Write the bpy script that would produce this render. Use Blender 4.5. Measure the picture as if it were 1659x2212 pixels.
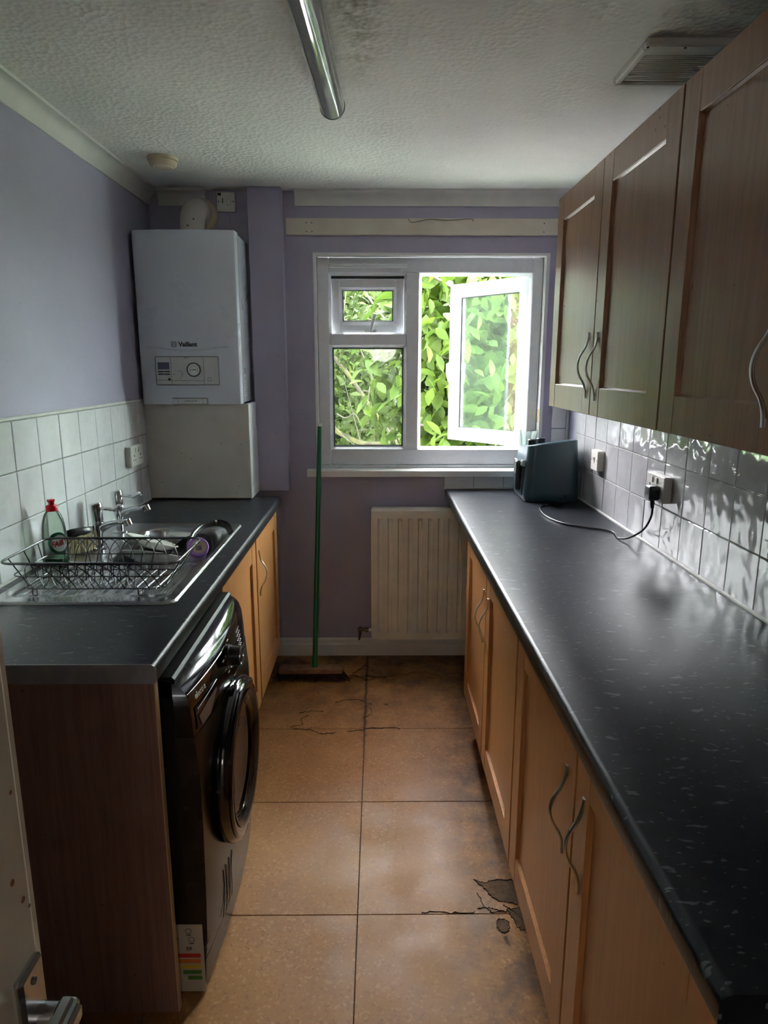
import bpy, bmesh, math, random
from mathutils import Vector, Matrix

random.seed(7)
for o in list(bpy.data.objects):
    bpy.data.objects.remove(o, do_unlink=True)
scene = bpy.context.scene
COL = scene.collection
PI = math.pi

# ------------------------------------------------------------------ camera
CF, CP, CY, CR, CH = 1465.0, -0.2115, -0.0082, 0.0007, 1.505
cam_d = bpy.data.cameras.new('camera')
cam_d.sensor_fit = 'VERTICAL'
cam_d.sensor_height = 36.0
cam_d.lens = CF * 36.0 / 2212.0
cam_d.clip_start = 0.02
cam = bpy.data.objects.new('camera', cam_d)
COL.objects.link(cam)
_fw = Vector((-math.sin(CY) * math.cos(CP), math.cos(CY) * math.cos(CP), math.sin(CP)))
_r0 = Vector((math.cos(CY), math.sin(CY), 0))
_u0 = _r0.cross(_fw)
_r = _r0 * math.cos(CR) + _u0 * math.sin(CR)
_u = _u0 * math.cos(CR) - _r0 * math.sin(CR)
cam.matrix_world = Matrix(((_r.x, _u.x, -_fw.x, 0), (_r.y, _u.y, -_fw.y, 0), (_r.z, _u.z, -_fw.z, CH), (0, 0, 0, 1)))
scene.camera = cam

# ------------------------------------------------------------------ sky, exposure, fill light added in the hall behind the camera
world = bpy.data.worlds.new('sky')
scene.world = world
world.use_nodes = True
wbg = world.node_tree.nodes['Background']
wbg.inputs[0].default_value = (0.96, 0.96, 1.0, 1)
wbg.inputs[1].default_value = 30.0
vs = scene.view_settings
vs.view_transform = 'Standard'
vs.look = 'None'
vs.exposure = 1.42
vs.gamma = 1.0
vs.use_curve_mapping = False
ld = bpy.data.lights.new('hall_fill', 'POINT')  # added fill for the near end of the room, no fitting modelled
ld.shadow_soft_size = 0.16
ld.energy = 5.0
ld.color = (1.0, 0.95, 0.88)
fill_light = bpy.data.objects.new('hall_fill', ld)
fill_light.location = (0.05, -1.15, 1.72)
COL.objects.link(fill_light)

# ------------------------------------------------------------------ room sizes (metres)
D = 3.39        # back wall
L = -1.06       # left wall
R = 0.94        # right wall
H = 2.30        # ceiling
F = -0.15       # wall with the doorway behind the camera
WZ = 0.90       # worktop height
T = 0.1485      # wall tile pitch


# ------------------------------------------------------------------ materials
def lin(c):
    c = c / 255.0
    return c / 12.92 if c <= 0.04045 else ((c + 0.055) / 1.055) ** 2.4


def rgb(r, g, b):
    return (lin(r), lin(g), lin(b), 1.0)


class NT:
    """tiny wrapper to write node trees as expressions"""

    def __init__(self, name):
        self.m = bpy.data.materials.new(name)
        self.m.use_nodes = True
        self.t = self.m.node_tree
        self.b = self.t.nodes['Principled BSDF']
        self.out = self.t.nodes['Material Output']

    def new(self, ty, **kw):
        n = self.t.nodes.new(ty)
        for k, v in kw.items():
            setattr(n, k, v)
        return n

    def put(self, sock, v):
        if v is None:
            return
        if hasattr(v, 'is_output'):
            self.t.links.new(v, sock)
        else:
            sock.default_value = v

    def pos(self):
        return self.new('ShaderNodeNewGeometry').outputs['Position']

    def mapping(self, vec, scale=(1, 1, 1), rot=(0, 0, 0), loc=(0, 0, 0)):
        n = self.new('ShaderNodeMapping')
        self.put(n.inputs['Vector'], vec)
        n.inputs['Scale'].default_value = scale
        n.inputs['Rotation'].default_value = rot
        n.inputs['Location'].default_value = loc
        return n.outputs[0]

    def noise(self, vec, scale, detail=3.0, rough=0.5, out='Fac'):
        n = self.new('ShaderNodeTexNoise')
        self.put(n.inputs['Vector'], vec)
        n.inputs['Scale'].default_value = scale
        n.inputs['Detail'].default_value = detail
        n.inputs['Roughness'].default_value = rough
        return n.outputs[out]

    def voro(self, vec, scale, out='Distance', feature='F1', rand=1.0):
        n = self.new('ShaderNodeTexVoronoi', feature=feature)
        self.put(n.inputs['Vector'], vec)
        n.inputs['Scale'].default_value = scale
        n.inputs['Randomness'].default_value = rand
        return n.outputs[out]

    def math(self, op, a, b=0.0, c=0.0):
        n = self.new('ShaderNodeMath', operation=op)
        self.put(n.inputs[0], a)
        self.put(n.inputs[1], b)
        self.put(n.inputs[2], c)
        return n.outputs[0]

    def rng(self, v, a, b, c=0.0, d=1.0):
        n = self.new('ShaderNodeMapRange')
        n.clamp = True
        self.put(n.inputs['Value'], v)
        for k, x in zip(('From Min', 'From Max', 'To Min', 'To Max'), (a, b, c, d)):
            n.inputs[k].default_value = x
        return n.outputs[0]

    def mix(self, f, a, b):
        n = self.new('ShaderNodeMix', data_type='RGBA')
        self.put(n.inputs[0], f)
        self.put(n.inputs[6], a)
        self.put(n.inputs[7], b)
        return n.outputs[2]

    def xyz(self, vec):
        n = self.new('ShaderNodeSeparateXYZ')
        self.put(n.inputs[0], vec)
        return n.outputs

    def vmath(self, op, a, b):
        n = self.new('ShaderNodeVectorMath', operation=op)
        self.put(n.inputs[0], a)
        self.put(n.inputs[1], b)
        return n.outputs[0]

    def bump(self, h, strength=0.3, dist=0.01):
        n = self.new('ShaderNodeBump')
        n.inputs['Strength'].default_value = strength
        n.inputs['Distance'].default_value = dist
        self.put(n.inputs['Height'], h)
        self.t.links.new(n.outputs[0], self.b.inputs['Normal'])

    def set(self, color=None, rough=None, metal=None, spec=None, coat=None, trans=None, ior=None):
        i = self.b.inputs
        self.put(i['Base Color'], color)
        self.put(i['Roughness'], rough)
        self.put(i['Metallic'], metal)
        self.put(i['Specular IOR Level'], spec)
        self.put(i['Coat Weight'], coat)
        self.put(i['Transmission Weight'], trans)
        self.put(i['IOR'], ior)
        return self.m


M = {}


def plain(key, c, rough=0.5, metal=0.0, spec=0.5, coat=None, vary=0.06, vscale=9.0):
    n = NT(key)
    p = n.pos()
    f = n.noise(p, vscale, 4)
    d = tuple(x * (1 - 2.5 * vary) for x in c[:3]) + (1,)
    col = n.mix(n.rng(f, 0.35, 0.75), c, d)
    n.set(col, n.rng(f, 0.2, 0.8, max(0.02, rough - 0.05), rough + 0.05), metal, spec, coat)
    M[key] = n.m
    return n.m


# painted plaster, lavender
def paint(key, c):
    n = NT(key)
    p = n.pos()
    f = n.noise(p, 2.2, 5, 0.6)
    spots = n.rng(n.noise(p, 55, 2), 0.74, 0.78)
    col = n.mix(n.rng(f, 0.3, 0.75), c, tuple(x * 0.86 for x in c[:3]) + (1,))
    col = n.mix(n.math('MULTIPLY', spots, 0.25), col, rgb(70, 62, 60))
    n.set(col, 0.55, 0.0, 0.35)
    n.bump(n.noise(p, 90, 4), 0.12, 0.004)
    M[key] = n.m


paint('lavender', rgb(168, 163, 185))
plain('brick_outside', rgb(118, 74, 56), 0.85, vary=0.15, vscale=12)
paint('hall_paint', rgb(214, 208, 200))


def mk_ceiling():
    n = NT('ceiling_textured_paper')
    p = n.pos()
    v = n.voro(p, 62, 'Distance', 'F1', 1.0)
    v2 = n.voro(p, 95, 'Distance', 'F1', 1.0)
    s = n.xyz(p)
    # grey-brown grime beside the strip light
    gx = n.math('SUBTRACT', s[0], -0.045)
    gx = n.math('ABSOLUTE', n.math('ADD', gx, n.rng(n.noise(p, 9, 4), 0.0, 1.0, -0.07, 0.07)))
    gm = n.math('MULTIPLY', n.rng(gx, 0.0, 0.075, 1.0, 0.0), n.rng(s[1], 1.9, 2.2, 1.0, 0.0))
    gm = n.math('MULTIPLY', gm, n.rng(n.noise(p, 42, 4), 0.35, 0.62))
    base = n.mix(n.rng(n.noise(p, 1.3, 4), 0.35, 0.7), rgb(228, 228, 222), rgb(212, 213, 208))
    pits = n.math('MULTIPLY', n.rng(v2, 0.10, 0.02), 0.4)
    base = n.mix(pits, base, rgb(120, 118, 112))
    base = n.mix(n.math('MULTIPLY', gm, 0.75), base, rgb(112, 108, 78))
    n.set(base, 0.75, 0.0, 0.25)
    h = n.math('ADD', n.math('MULTIPLY', v, 1.0), n.math('MULTIPLY', n.noise(p, 24, 3), 0.9))
    n.bump(h, 0.30, 0.009)
    M['ceiling'] = n.m


mk_ceiling()


def mk_tile(key, c):
    n = NT(key)
    p = n.pos()
    f = n.noise(p, 7, 4, 0.6)
    col = n.mix(n.rng(f, 0.35, 0.75), c, tuple(x * 0.87 for x in c[:3]) + (1,))
    n.set(col, n.rng(n.noise(p, 5, 3), 0.3, 0.7, 0.04, 0.08), 0.0, 0.8)
    n.bump(n.noise(p, 17, 1.0, 0.4), 0.36, 0.014)
    M[key] = n.m


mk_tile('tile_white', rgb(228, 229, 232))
mk_tile('tile_white_shaded', rgb(188, 188, 190))  # same white tile, colour darkened for the dimmer right wall
plain('grout', rgb(150, 148, 142), 0.8, vary=0.12, vscale=30)
plain('sealant', rgb(205, 205, 200), 0.5)


def mk_wood(key, c1, c2, rough=0.34, spec=0.5):
    n = NT(key)
    p = n.pos()
    g = n.mapping(p, (26, 26, 1.1))
    f = n.noise(g, 3.2, 5, 0.62)
    g2 = n.mapping(p, (90, 90, 2.6))
    f2 = n.noise(g2, 2.0, 4, 0.6)
    v = n.math('ADD', n.math('MULTIPLY', f, 0.65), n.math('MULTIPLY', f2, 0.35))
    col = n.mix(n.rng(v, 0.36, 0.66), c1, c2)
    spots = n.rng(n.noise(p, 46, 2), 0.745, 0.765)
    col = n.mix(n.math('MULTIPLY', spots, 0.6), col, rgb(70, 48, 34))
    n.set(col, rough, 0.0, spec)
    M[key] = n.m


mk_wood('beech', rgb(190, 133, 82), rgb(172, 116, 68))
mk_wood('beech_shaded', rgb(150, 114, 86), rgb(138, 103, 76), 0.26)  # same beech, shade of the wall cabinets put into a darker, greyer colour
mk_wood('walnut_panel', rgb(150, 114, 100), rgb(122, 90, 78), 0.5, 0.3)
mk_wood('carcass', rgb(122, 84, 54), rgb(104, 70, 44), 0.5, 0.3)  # darkened so the gaps between doors read as shaded lines
plain('dark_gap', rgb(66, 40, 24), 0.7)
plain('lipping', rgb(205, 176, 140), 0.5)


def mk_worktop():
    n = NT('worktop_laminate')
    p = n.pos()
    wob = n.vmath('ADD', p, n.vmath('MULTIPLY', n.noise(p, 14, 2, out='Color'), (0.03, 0.03, 0.0)))
    fl = n.noise(n.mapping(wob, (22, 58, 22), (0, 0, 0.25)), 1.0, 2, 0.5)
    fm = n.rng(fl, 0.665, 0.69)
    fl2 = n.noise(n.mapping(wob, (60, 130, 60), (0, 0, -0.3), (3, 5, 1)), 1.0, 1, 0.5)
    fm2 = n.rng(fl2, 0.68, 0.71)
    base = n.mix(n.rng(n.noise(p, 30, 4), 0.35, 0.7), rgb(22, 24, 29), rgb(31, 34, 40))
    col = n.mix(n.math('MULTIPLY', fm, 0.32), base, rgb(140, 146, 152))
    col = n.mix(n.math('MULTIPLY', fm2, 0.28), col, rgb(150, 150, 150))
    smear = n.noise(n.mapping(p, (3.0, 16, 3), (0, 0, 0.35)), 1.0, 4, 0.6)
    n.set(col, n.rng(smear, 0.3, 0.75, 0.31, 0.34), 0.0, 0.26)
    n.bump(n.noise(p, 160, 2), 0.05, 0.002)
    M['worktop'] = n.m


mk_worktop()
plain('worktop_edge', rgb(150, 150, 150), 0.32, 0.0, vary=0.12, vscale=26)
plain('worktop_core', rgb(120, 104, 84), 0.8)


def mk_floor():
    n = NT('floor_cork_vinyl')
    p = n.pos()
    s = n.xyz(p)
    sp = n.voro(n.vmath('ADD', p, n.vmath('MULTIPLY', n.noise(p, 90, 1, out='Color'), (0.006, 0.006, 0))), 150, 'Color', 'F1')
    spx = n.xyz(sp)
    base = n.mix(n.rng(n.noise(p, 2.4, 5, 0.6), 0.32, 0.7), rgb(158, 111, 62), rgb(135, 91, 48))
    base = n.mix(n.rng(spx[0], 0.80, 0.97, 0.0, 0.32), base, rgb(196, 152, 104))
    base = n.mix(n.rng(spx[1], 0.82, 0.97, 0.0, 0.5), base, rgb(116, 78, 46))
    # worn pale area in the near tiles
    worn = n.math('MULTIPLY', n.rng(n.noise(p, 2.0, 4, 0.65), 0.45, 0.72), n.rng(s[1], 1.9, 2.3, 1.0, 0.0))
    base = n.mix(n.math('MULTIPLY', worn, 0.55), base, rgb(152, 116, 70))
    # brown grime by the walls and units
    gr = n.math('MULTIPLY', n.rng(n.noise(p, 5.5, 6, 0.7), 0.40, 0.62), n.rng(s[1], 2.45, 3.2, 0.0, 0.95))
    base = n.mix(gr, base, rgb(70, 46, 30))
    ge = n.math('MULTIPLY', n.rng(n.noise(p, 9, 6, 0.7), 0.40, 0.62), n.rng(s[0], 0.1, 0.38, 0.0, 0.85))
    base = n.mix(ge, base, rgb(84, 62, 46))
    # splashes and crumbs
    cr = n.rng(n.noise(p, 24, 3, 0.6), 0.70, 0.73)
    cr = n.math('MULTIPLY', cr, n.rng(n.noise(p, 2.6, 3), 0.46, 0.6, 0.0, 0.9))
    base = n.mix(cr, base, rgb(62, 44, 30))
    cr2 = n.rng(n.noise(p, 85, 2, 0.5), 0.73, 0.75, 0.0, 0.8)
    base = n.mix(cr2, base, rgb(52, 38, 28))
    # dirt caught along the joints (wandering line)
    w = n.rng(n.noise(p, 16, 4, 0.6), 0.0, 1.0, -0.035, 0.035)
    w2 = n.rng(n.noise(n.vmath('ADD', p, (4.0, 7.0, 0.0)), 13, 4, 0.6), 0.0, 1.0, -0.05, 0.05)
    patch = n.rng(n.noise(p, 4.0, 2), 0.5, 0.56)
    farr = n.rng(s[1], 2.3, 2.7)
    jx = n.rng(n.math('ABSOLUTE', n.math('ADD', n.math('SUBTRACT', s[0], -0.06), n.math('MULTIPLY', w, 0.45))), 0.0, 0.011, 1.0, 0.0)
    base = n.mix(n.math('MULTIPLY', n.math('MULTIPLY', jx, farr), 0.95), base, rgb(48, 30, 20))
    for yy in (2.625, 3.125):
        jy = n.rng(n.math('ABSOLUTE', n.math('ADD', n.math('SUBTRACT', s[1], yy), w2)), 0.0, 0.006, 1.0, 0.0)
        base = n.mix(n.math('MULTIPLY', n.math('MULTIPLY', jy, patch), 0.9), base, rgb(48, 30, 20))
    n.set(base, n.rng(n.noise(p, 8, 4), 0.3, 0.7, 0.42, 0.62), 0.0, 0.25)
    n.bump(n.noise(p, 60, 3), 0.08, 0.003)
    M['floor'] = n.m


mk_floor()
plain('floor_joint', rgb(58, 42, 30), 0.9)
plain('floor_tear', rgb(98, 74, 52), 0.95, vary=0.2, vscale=60)


def mk_steel(key, c, rough, aniso=False):
    n = NT(key)
    p = n.pos()
    f = n.noise(n.mapping(p, (30, 8, 30)), 3, 5, 0.6)
    col = n.mix(n.rng(n.noise(p, 18, 4), 0.3, 0.75), c, tuple(x * 0.9 for x in c[:3]) + (1,))
    n.set(col, n.rng(f, 0.25, 0.75, rough, rough + 0.04), 1.0)
    M[key] = n.m


mk_steel('steel', rgb(186, 188, 190), 0.2)
mk_steel('chrome', rgb(222, 224, 228), 0.06)
mk_steel('handle_metal', rgb(208, 204, 196), 0.34)
mk_steel('wire', rgb(132, 132, 134), 0.22)
mk_steel('foil', rgb(205, 206, 208), 0.12)
plain('upvc', rgb(224, 227, 232), 0.28, vary=0.03)
plain('upvc_grime', rgb(205, 205, 200), 0.4, vary=0.16, vscale=14)
plain('gloss_white', rgb(226, 227, 226), 0.32, vary=0.05)
plain('gasket', rgb(40, 46, 44), 0.6)
plain('gasket_grey', rgb(120, 112, 106), 0.6)
plain('cream_white', rgb(212, 204, 188), 0.5, vary=0.06)
plain('coving_white', rgb(214, 214, 208), 0.6, vary=0.05)
plain('boiler_white', rgb(214, 220, 232), 0.3, vary=0.02)
plain('boiler_trim', rgb(236, 240, 244), 0.3, vary=0.02)
plain('boiler_grey', rgb(206, 208, 210), 0.4, vary=0.02)
plain('print_grey', rgb(96, 96, 104), 0.5)
plain('print_dark', rgb(52, 52, 60), 0.5)
plain('lcd', rgb(92, 96, 116), 0.25)
plain('boxing_white', rgb(206, 200, 192), 0.45, vary=0.05)
plain('plastic_white', rgb(222, 220, 214), 0.35, vary=0.04)
plain('plastic_aged', rgb(206, 188, 160), 0.45, vary=0.1)
plain('plastic_hole', rgb(38, 34, 32), 0.6)
plain('black_gloss', rgb(14, 14, 16), 0.08, vary=0.02, coat=0.5)
plain('black_case', rgb(16, 14, 14), 0.42, vary=0.05)
plain('black_plastic', rgb(20, 20, 22), 0.3, vary=0.05)
plain('silver_plastic', rgb(168, 172, 172), 0.2, 0.7)
plain('black_front', rgb(40, 35, 32), 0.24, vary=0.12, vscale=14)
plain('print_white', rgb(208, 208, 208), 0.5, vary=0.0)
plain('radiator_white', rgb(240, 235, 226), 0.36, vary=0.06)
plain('brass_old', rgb(120, 104, 84), 0.45, 0.8)
plain('broom_green', rgb(18, 104, 66), 0.32, vary=0.06)
plain('broom_wood', rgb(150, 110, 84), 0.75, vary=0.18, vscale=30)
plain('bristle_dark', rgb(58, 42, 36), 0.9, vary=0.2, vscale=60)
plain('bristle_cream', rgb(206, 192, 152), 0.85, vary=0.14, vscale=70)
plain('fryer', rgb(44, 66, 74), 0.32, vary=0.04)
plain('fryer_dark', rgb(24, 34, 40), 0.35)
plain('china', rgb(226, 224, 220), 0.18, vary=0.03)
plain('pan_black', rgb(26, 25, 26), 0.3, vary=0.08)
plain('purple', rgb(158, 112, 196), 0.35)
plain('purple_pale', rgb(206, 180, 222), 0.35)
plain('label_tan', rgb(190, 168, 152), 0.6)
plain('cap_red', rgb(206, 18, 40), 0.22, vary=0.02)
plain('label_green', rgb(18, 106, 66), 0.35)
plain('label_white', rgb(232, 236, 234), 0.4, vary=0.0)
plain('label_red', rgb(214, 44, 52), 0.4, vary=0.0)
plain('paper', rgb(186, 180, 166), 0.7, vary=0.05)
plain('bar_red', rgb(190, 40, 36), 0.6)
plain('bar_orange', rgb(214, 120, 50), 0.6)
plain('bar_yellow', rgb(216, 186, 60), 0.6)
plain('bar_green', rgb(70, 130, 56), 0.6)
plain('tape_tan', rgb(206, 172, 126), 0.7)
plain('door_paint', rgb(198, 192, 176), 0.45, vary=0.06)
plain('rust', rgb(132, 92, 60), 0.8)
plain('diffuser', rgb(128, 128, 126), 0.07, vary=0.03, coat=0.4)
plain('fan_white', rgb(206, 204, 196), 0.45, vary=0.08)
plain('fan_dark', rgb(58, 54, 50), 0.7)
plain('nail', rgb(70, 60, 54), 0.6)
plain('bark', rgb(52, 46, 34), 0.9, vary=0.2, vscale=18)
plain('bounce_pale', rgb(222, 218, 210), 0.85, vary=0.08, vscale=3)
plain('lawn', rgb(84, 112, 52), 0.95, vary=0.2, vscale=4)
plain('sediment', rgb(170, 140, 104), 0.8, vary=0.2, vscale=60)


def mk_moss():
    n = NT('mossy_bark')
    p = n.pos()
    col = n.mix(n.rng(n.noise(p, 9, 4), 0.42, 0.6), rgb(40, 35, 24), rgb(58, 58, 16))
    n.set(col, 0.9)
    n.bump(n.noise(p, 40, 3), 0.4, 0.02)
    M['moss'] = n.m


mk_moss()


def mk_leaf(key, c1, c2, c3, trans):
    n = NT(key)
    p = n.pos()
    f = n.noise(p, 7.0, 2)
    f2 = n.noise(p, 1.6, 2)
    col = n.mix(n.rng(f, 0.35, 0.65), c1, c2)
    col = n.mix(n.rng(f2, 0.4, 0.7, 0.0, 0.6), col, c3)
    n.set(col, 0.55, 0.0, 0.12)
    tr = n.new('ShaderNodeBsdfTranslucent')
    n.put(tr.inputs[0], col)
    mx = n.new('ShaderNodeMixShader')
    mx.inputs[0].default_value = trans
    n.t.links.new(n.b.outputs[0], mx.inputs[1])
    n.t.links.new(tr.outputs[0], mx.inputs[2])
    n.t.links.new(mx.outputs[0], n.out.inputs[0])
    M[key] = n.m


mk_leaf('leaf_big', rgb(38, 56, 12), rgb(54, 70, 18), rgb(30, 48, 14), 0.4)
mk_leaf('leaf_small', rgb(38, 52, 18), rgb(52, 64, 24), rgb(32, 46, 18), 0.35)
mk_leaf('leaf_far', rgb(42, 58, 20), rgb(52, 68, 26), rgb(34, 50, 18), 0.3)


def mk_glass(key, haze, tint, rough=0.0, drops=False):
    n = NT(key)
    p = n.pos()
    fr = n.new('ShaderNodeFresnel')
    fr.inputs[0].default_value = 1.45
    tr = n.new('ShaderNodeBsdfTransparent')
    tr.inputs[0].default_value = tint
    gl = n.new('ShaderNodeBsdfGlossy')
    gl.inputs['Roughness'].default_value = 0.02 + rough
    mx = n.new('ShaderNodeMixShader')
    n.t.links.new(fr.outputs[0], mx.inputs[0])
    n.t.links.new(tr.outputs[0], mx.inputs[1])
    n.t.links.new(gl.outputs[0], mx.inputs[2])
    # thin film of dirt and water marks scatters a little light
    df = n.new('ShaderNodeBsdfTranslucent')
    df.inputs[0].default_value = (0.75, 0.82, 0.78, 1)
    fac = n.rng(n.noise(p, 6, 4, 0.6), 0.3, 0.75, haze * 0.5, haze)
    if drops:
        dr = n.rng(n.voro(p, 70, 'Distance'), 0.16, 0.10, 0.0, 0.012)
        fac = n.math('ADD', fac, n.math('MULTIPLY', dr, n.rng(n.noise(p, 5, 2), 0.45, 0.6)))
    mx2 = n.new('ShaderNodeMixShader')
    n.put(mx2.inputs[0], fac)
    n.t.links.new(mx.outputs[0], mx2.inputs[1])
    n.t.links.new(df.outputs[0], mx2.inputs[2])
    n.t.links.new(mx2.outputs[0], n.out.inputs[0])
    M[key] = n.m


mk_glass('pane', 0.003, (0.93, 0.97, 0.94, 1))
mk_glass('pane_wet', 0.010, (0.86, 0.97, 0.90, 1), drops=True)
mk_glass('vase_glass', 0.16, (0.86, 0.90, 0.89, 1))
mk_glass('bottle_clear', 0.10, (0.80, 0.87, 0.80, 1))
mk_glass('liquid_green', 0.25, (0.25, 0.72, 0.42, 1))
mk_glass('smoked_glass', 0.0, (0.16, 0.15, 0.15, 1))


# ------------------------------------------------------------------ mesh helpers
def box(bm, x0, x1, y0, y1, z0, z1, bev=0.0, seg=1):
    r = bmesh.ops.create_cube(bm, size=1.0)
    vs_ = r['verts']
    for v in vs_:
        v.co = Vector(((x0 + x1) / 2 + v.co.x * (x1 - x0), (y0 + y1) / 2 + v.co.y * (y1 - y0), (z0 + z1) / 2 + v.co.z * (z1 - z0)))
    if bev > 0:
        es = list({e for v in vs_ for e in v.link_edges})
        bmesh.ops.bevel(bm, geom=es, offset=bev, segments=seg, affect='EDGES', profile=0.6)
    return bm


def B(*a, **k):
    return box(bmesh.new(), *a, **k)


def prism(bm, poly, axis, a0, a1):
    """extrude a 2-d outline along an axis; poly in the two other axes in x,y,z order"""
    def mk(p, a):
        if axis == 'x':
            return Vector((a, p[0], p[1]))
        if axis == 'y':
            return Vector((p[0], a, p[1]))
        return Vector((p[0], p[1], a))
    v0 = [bm.verts.new(mk(p, a0)) for p in poly]
    v1 = [bm.verts.new(mk(p, a1)) for p in poly]
    n = len(poly)
    bm.faces.new(v0)
    bm.faces.new(v1[::-1])
    for i in range(n):
        bm.faces.new((v0[i], v0[(i + 1) % n], v1[(i + 1) % n], v1[i]))
    bmesh.ops.recalc_face_normals(bm, faces=bm.faces)
    return bm


def frames(pts, closed=False):
    n = len(pts)
    tg = []
    for i in range(n):
        if closed:
            t = pts[(i + 1) % n] - pts[(i - 1) % n]
        else:
            t = pts[min(i + 1, n - 1)] - pts[max(i - 1, 0)]
        tg.append(t.normalized())
    up = Vector((0, 0, 1)) if abs(tg[0].z) < 0.9 else Vector((1, 0, 0))
    a = (up - tg[0] * up.dot(tg[0])).normalized()
    fr = []
    for i in range(n):
        a = (a - tg[i] * a.dot(tg[i]))
        if a.length < 1e-6:
            a = Vector((1, 0, 0))
        a.normalize()
        fr.append((a.copy(), tg[i].cross(a)))
    return fr


def tube(bm, pts, r, n=8, closed=False, ra=None, caps=True):
    """sweep a round (or flattened: r along first axis, ra along the second) section along points"""
    pts = [Vector(p) for p in pts]
    rs = r if isinstance(r, (list, tuple)) else [r] * len(pts)
    fr = frames(pts, closed)
    rings = []
    for p, (a, b), rr in zip(pts, fr, rs):
        rb = rr if ra is None else ra
        rings.append([bm.verts.new(p + a * rr * math.cos(2 * PI * k / n) + b * rb * math.sin(2 * PI * k / n)) for k in range(n)])
    m = len(rings)
    for i in range(m if closed else m - 1):
        q, w = rings[i], rings[(i + 1) % m]
        for k in range(n):
            bm.faces.new((q[k], q[(k + 1) % n], w[(k + 1) % n], w[k]))
    if caps and not closed:
        bm.faces.new(rings[0][::-1])
        bm.faces.new(rings[-1])
    return bm


def TB(*a, **k):
    return tube(bmesh.new(), *a, **k)


def lathe(bm, prof, n=32, c=(0, 0, 0), axis='z', cap0=True, cap1=True):
    c = Vector(c)
    rings = []
    for r, h in prof:
        ring = []
        for k in range(n):
            a = 2 * PI * k / n
            u, v = r * math.cos(a), r * math.sin(a)
            if axis == 'z':
                p = Vector((u, v, h))
            elif axis == 'x':
                p = Vector((h, u, v))
            else:
                p = Vector((v, h, u))
            ring.append(bm.verts.new(c + p))
        rings.append(ring)
    for i in range(len(rings) - 1):
        q, w = rings[i], rings[i + 1]
        for k in range(n):
            bm.faces.new((q[k], q[(k + 1) % n], w[(k + 1) % n], w[k]))
    if cap0:
        bm.faces.new(rings[0][::-1])
    if cap1:
        bm.faces.new(rings[-1])
    bmesh.ops.recalc_face_normals(bm, faces=bm.faces)
    return bm


def LT(*a, **k):
    return lathe(bmesh.new(), *a, **k)


def rrect(x0, x1, y0, y1, r, n=5):
    out = []
    for cx, cy, a0 in ((x1 - r, y1 - r, 0), (x0 + r, y1 - r, PI / 2), (x0 + r, y0 + r, PI), (x1 - r, y0 + r, 1.5 * PI)):
        for k in range(n + 1):
            a = a0 + PI / 2 * k / n
            out.append((cx + r * math.cos(a), cy + r * math.sin(a)))
    return out


def bez(p0, p1, p2, p3, n=12):
    out = []
    for i in range(n + 1):
        t = i / n
        out.append(tuple((1 - t) ** 3 * a + 3 * (1 - t) ** 2 * t * b + 3 * (1 - t) * t * t * c + t ** 3 * d for a, b, c, d in zip(p0, p1, p2, p3)))
    return out


def spline(pts, n=6):
    """Catmull-Rom through points"""
    pts = [Vector(p) for p in pts]
    P = [pts[0]] + pts + [pts[-1]]
    out = []
    for i in range(1, len(P) - 2):
        for k in range(n):
            t = k / n
            a, b, c, d = P[i - 1], P[i], P[i + 1], P[i + 2]
            out.append(0.5 * ((2 * b) + (c - a) * t + (2 * a - 5 * b + 4 * c - d) * t * t + (3 * b - a - 3 * c + d) * t ** 3))
    out.append(pts[-1])
    return out


def tomesh(bm, name, ang=0.6):
    me = bpy.data.meshes.new(name)
    bm.to_mesh(me)
    bm.free()
    me.polygons.foreach_set('use_smooth', [True] * len(me.polygons))
    me.set_sharp_from_angle(angle=ang)
    return me


def link(name, me, mat, parent=None, loc=(0, 0, 0), rot=(0, 0, 0)):
    if mat is not None and len(me.materials) == 0:
        me.materials.append(M[mat])
    o = bpy.data.objects.new(name, me)
    COL.objects.link(o)
    o.location = loc
    o.rotation_euler = rot
    if parent is not None:
        o.parent = parent
    return o


def part(name, bm, mat, parent=None, loc=(0, 0, 0), rot=(0, 0, 0), label=None, ang=0.6):
    """part whose mesh is written in its parent's own coordinates"""
    o = link(name, tomesh(bm, name, ang), mat, parent, loc, rot)
    if label:
        o['label'] = label
    return o


def world_off(o):
    v = Vector((0, 0, 0))
    while o is not None:
        v += o.location
        o = o.parent
    return v


def wpart(name, bm, mat, parent, label=None, ang=0.6):
    """part whose mesh is written in room coordinates (parents unrotated)"""
    off = world_off(parent)
    for v in bm.verts:
        v.co -= off
    return part(name, bm, mat, parent, label=label, ang=ang)


def tag(o, label, cat, group=None):
    o['label'] = label
    o['category'] = cat
    if group:
        o['group'] = group
    return o


def thing(name, label, cat, loc=(0, 0, 0), rotz=0.0, group=None):
    o = bpy.data.objects.new(name, None)
    o.empty_display_size = 0.1
    COL.objects.link(o)
    o.location = loc
    o.rotation_euler = (0, 0, rotz)
    return tag(o, label, cat, group)


def struct(name, bm, mat, label=None):
    o = part(name, bm, mat)
    o['kind'] = 'structure'
    if label:
        o['label'] = label
    return o


def sroot(name, loc=(0, 0, 0), label=None):
    o = bpy.data.objects.new(name, None)
    COL.objects.link(o)
    o.location = loc
    o['kind'] = 'structure'
    if label:
        o['label'] = label
    return o


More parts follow.
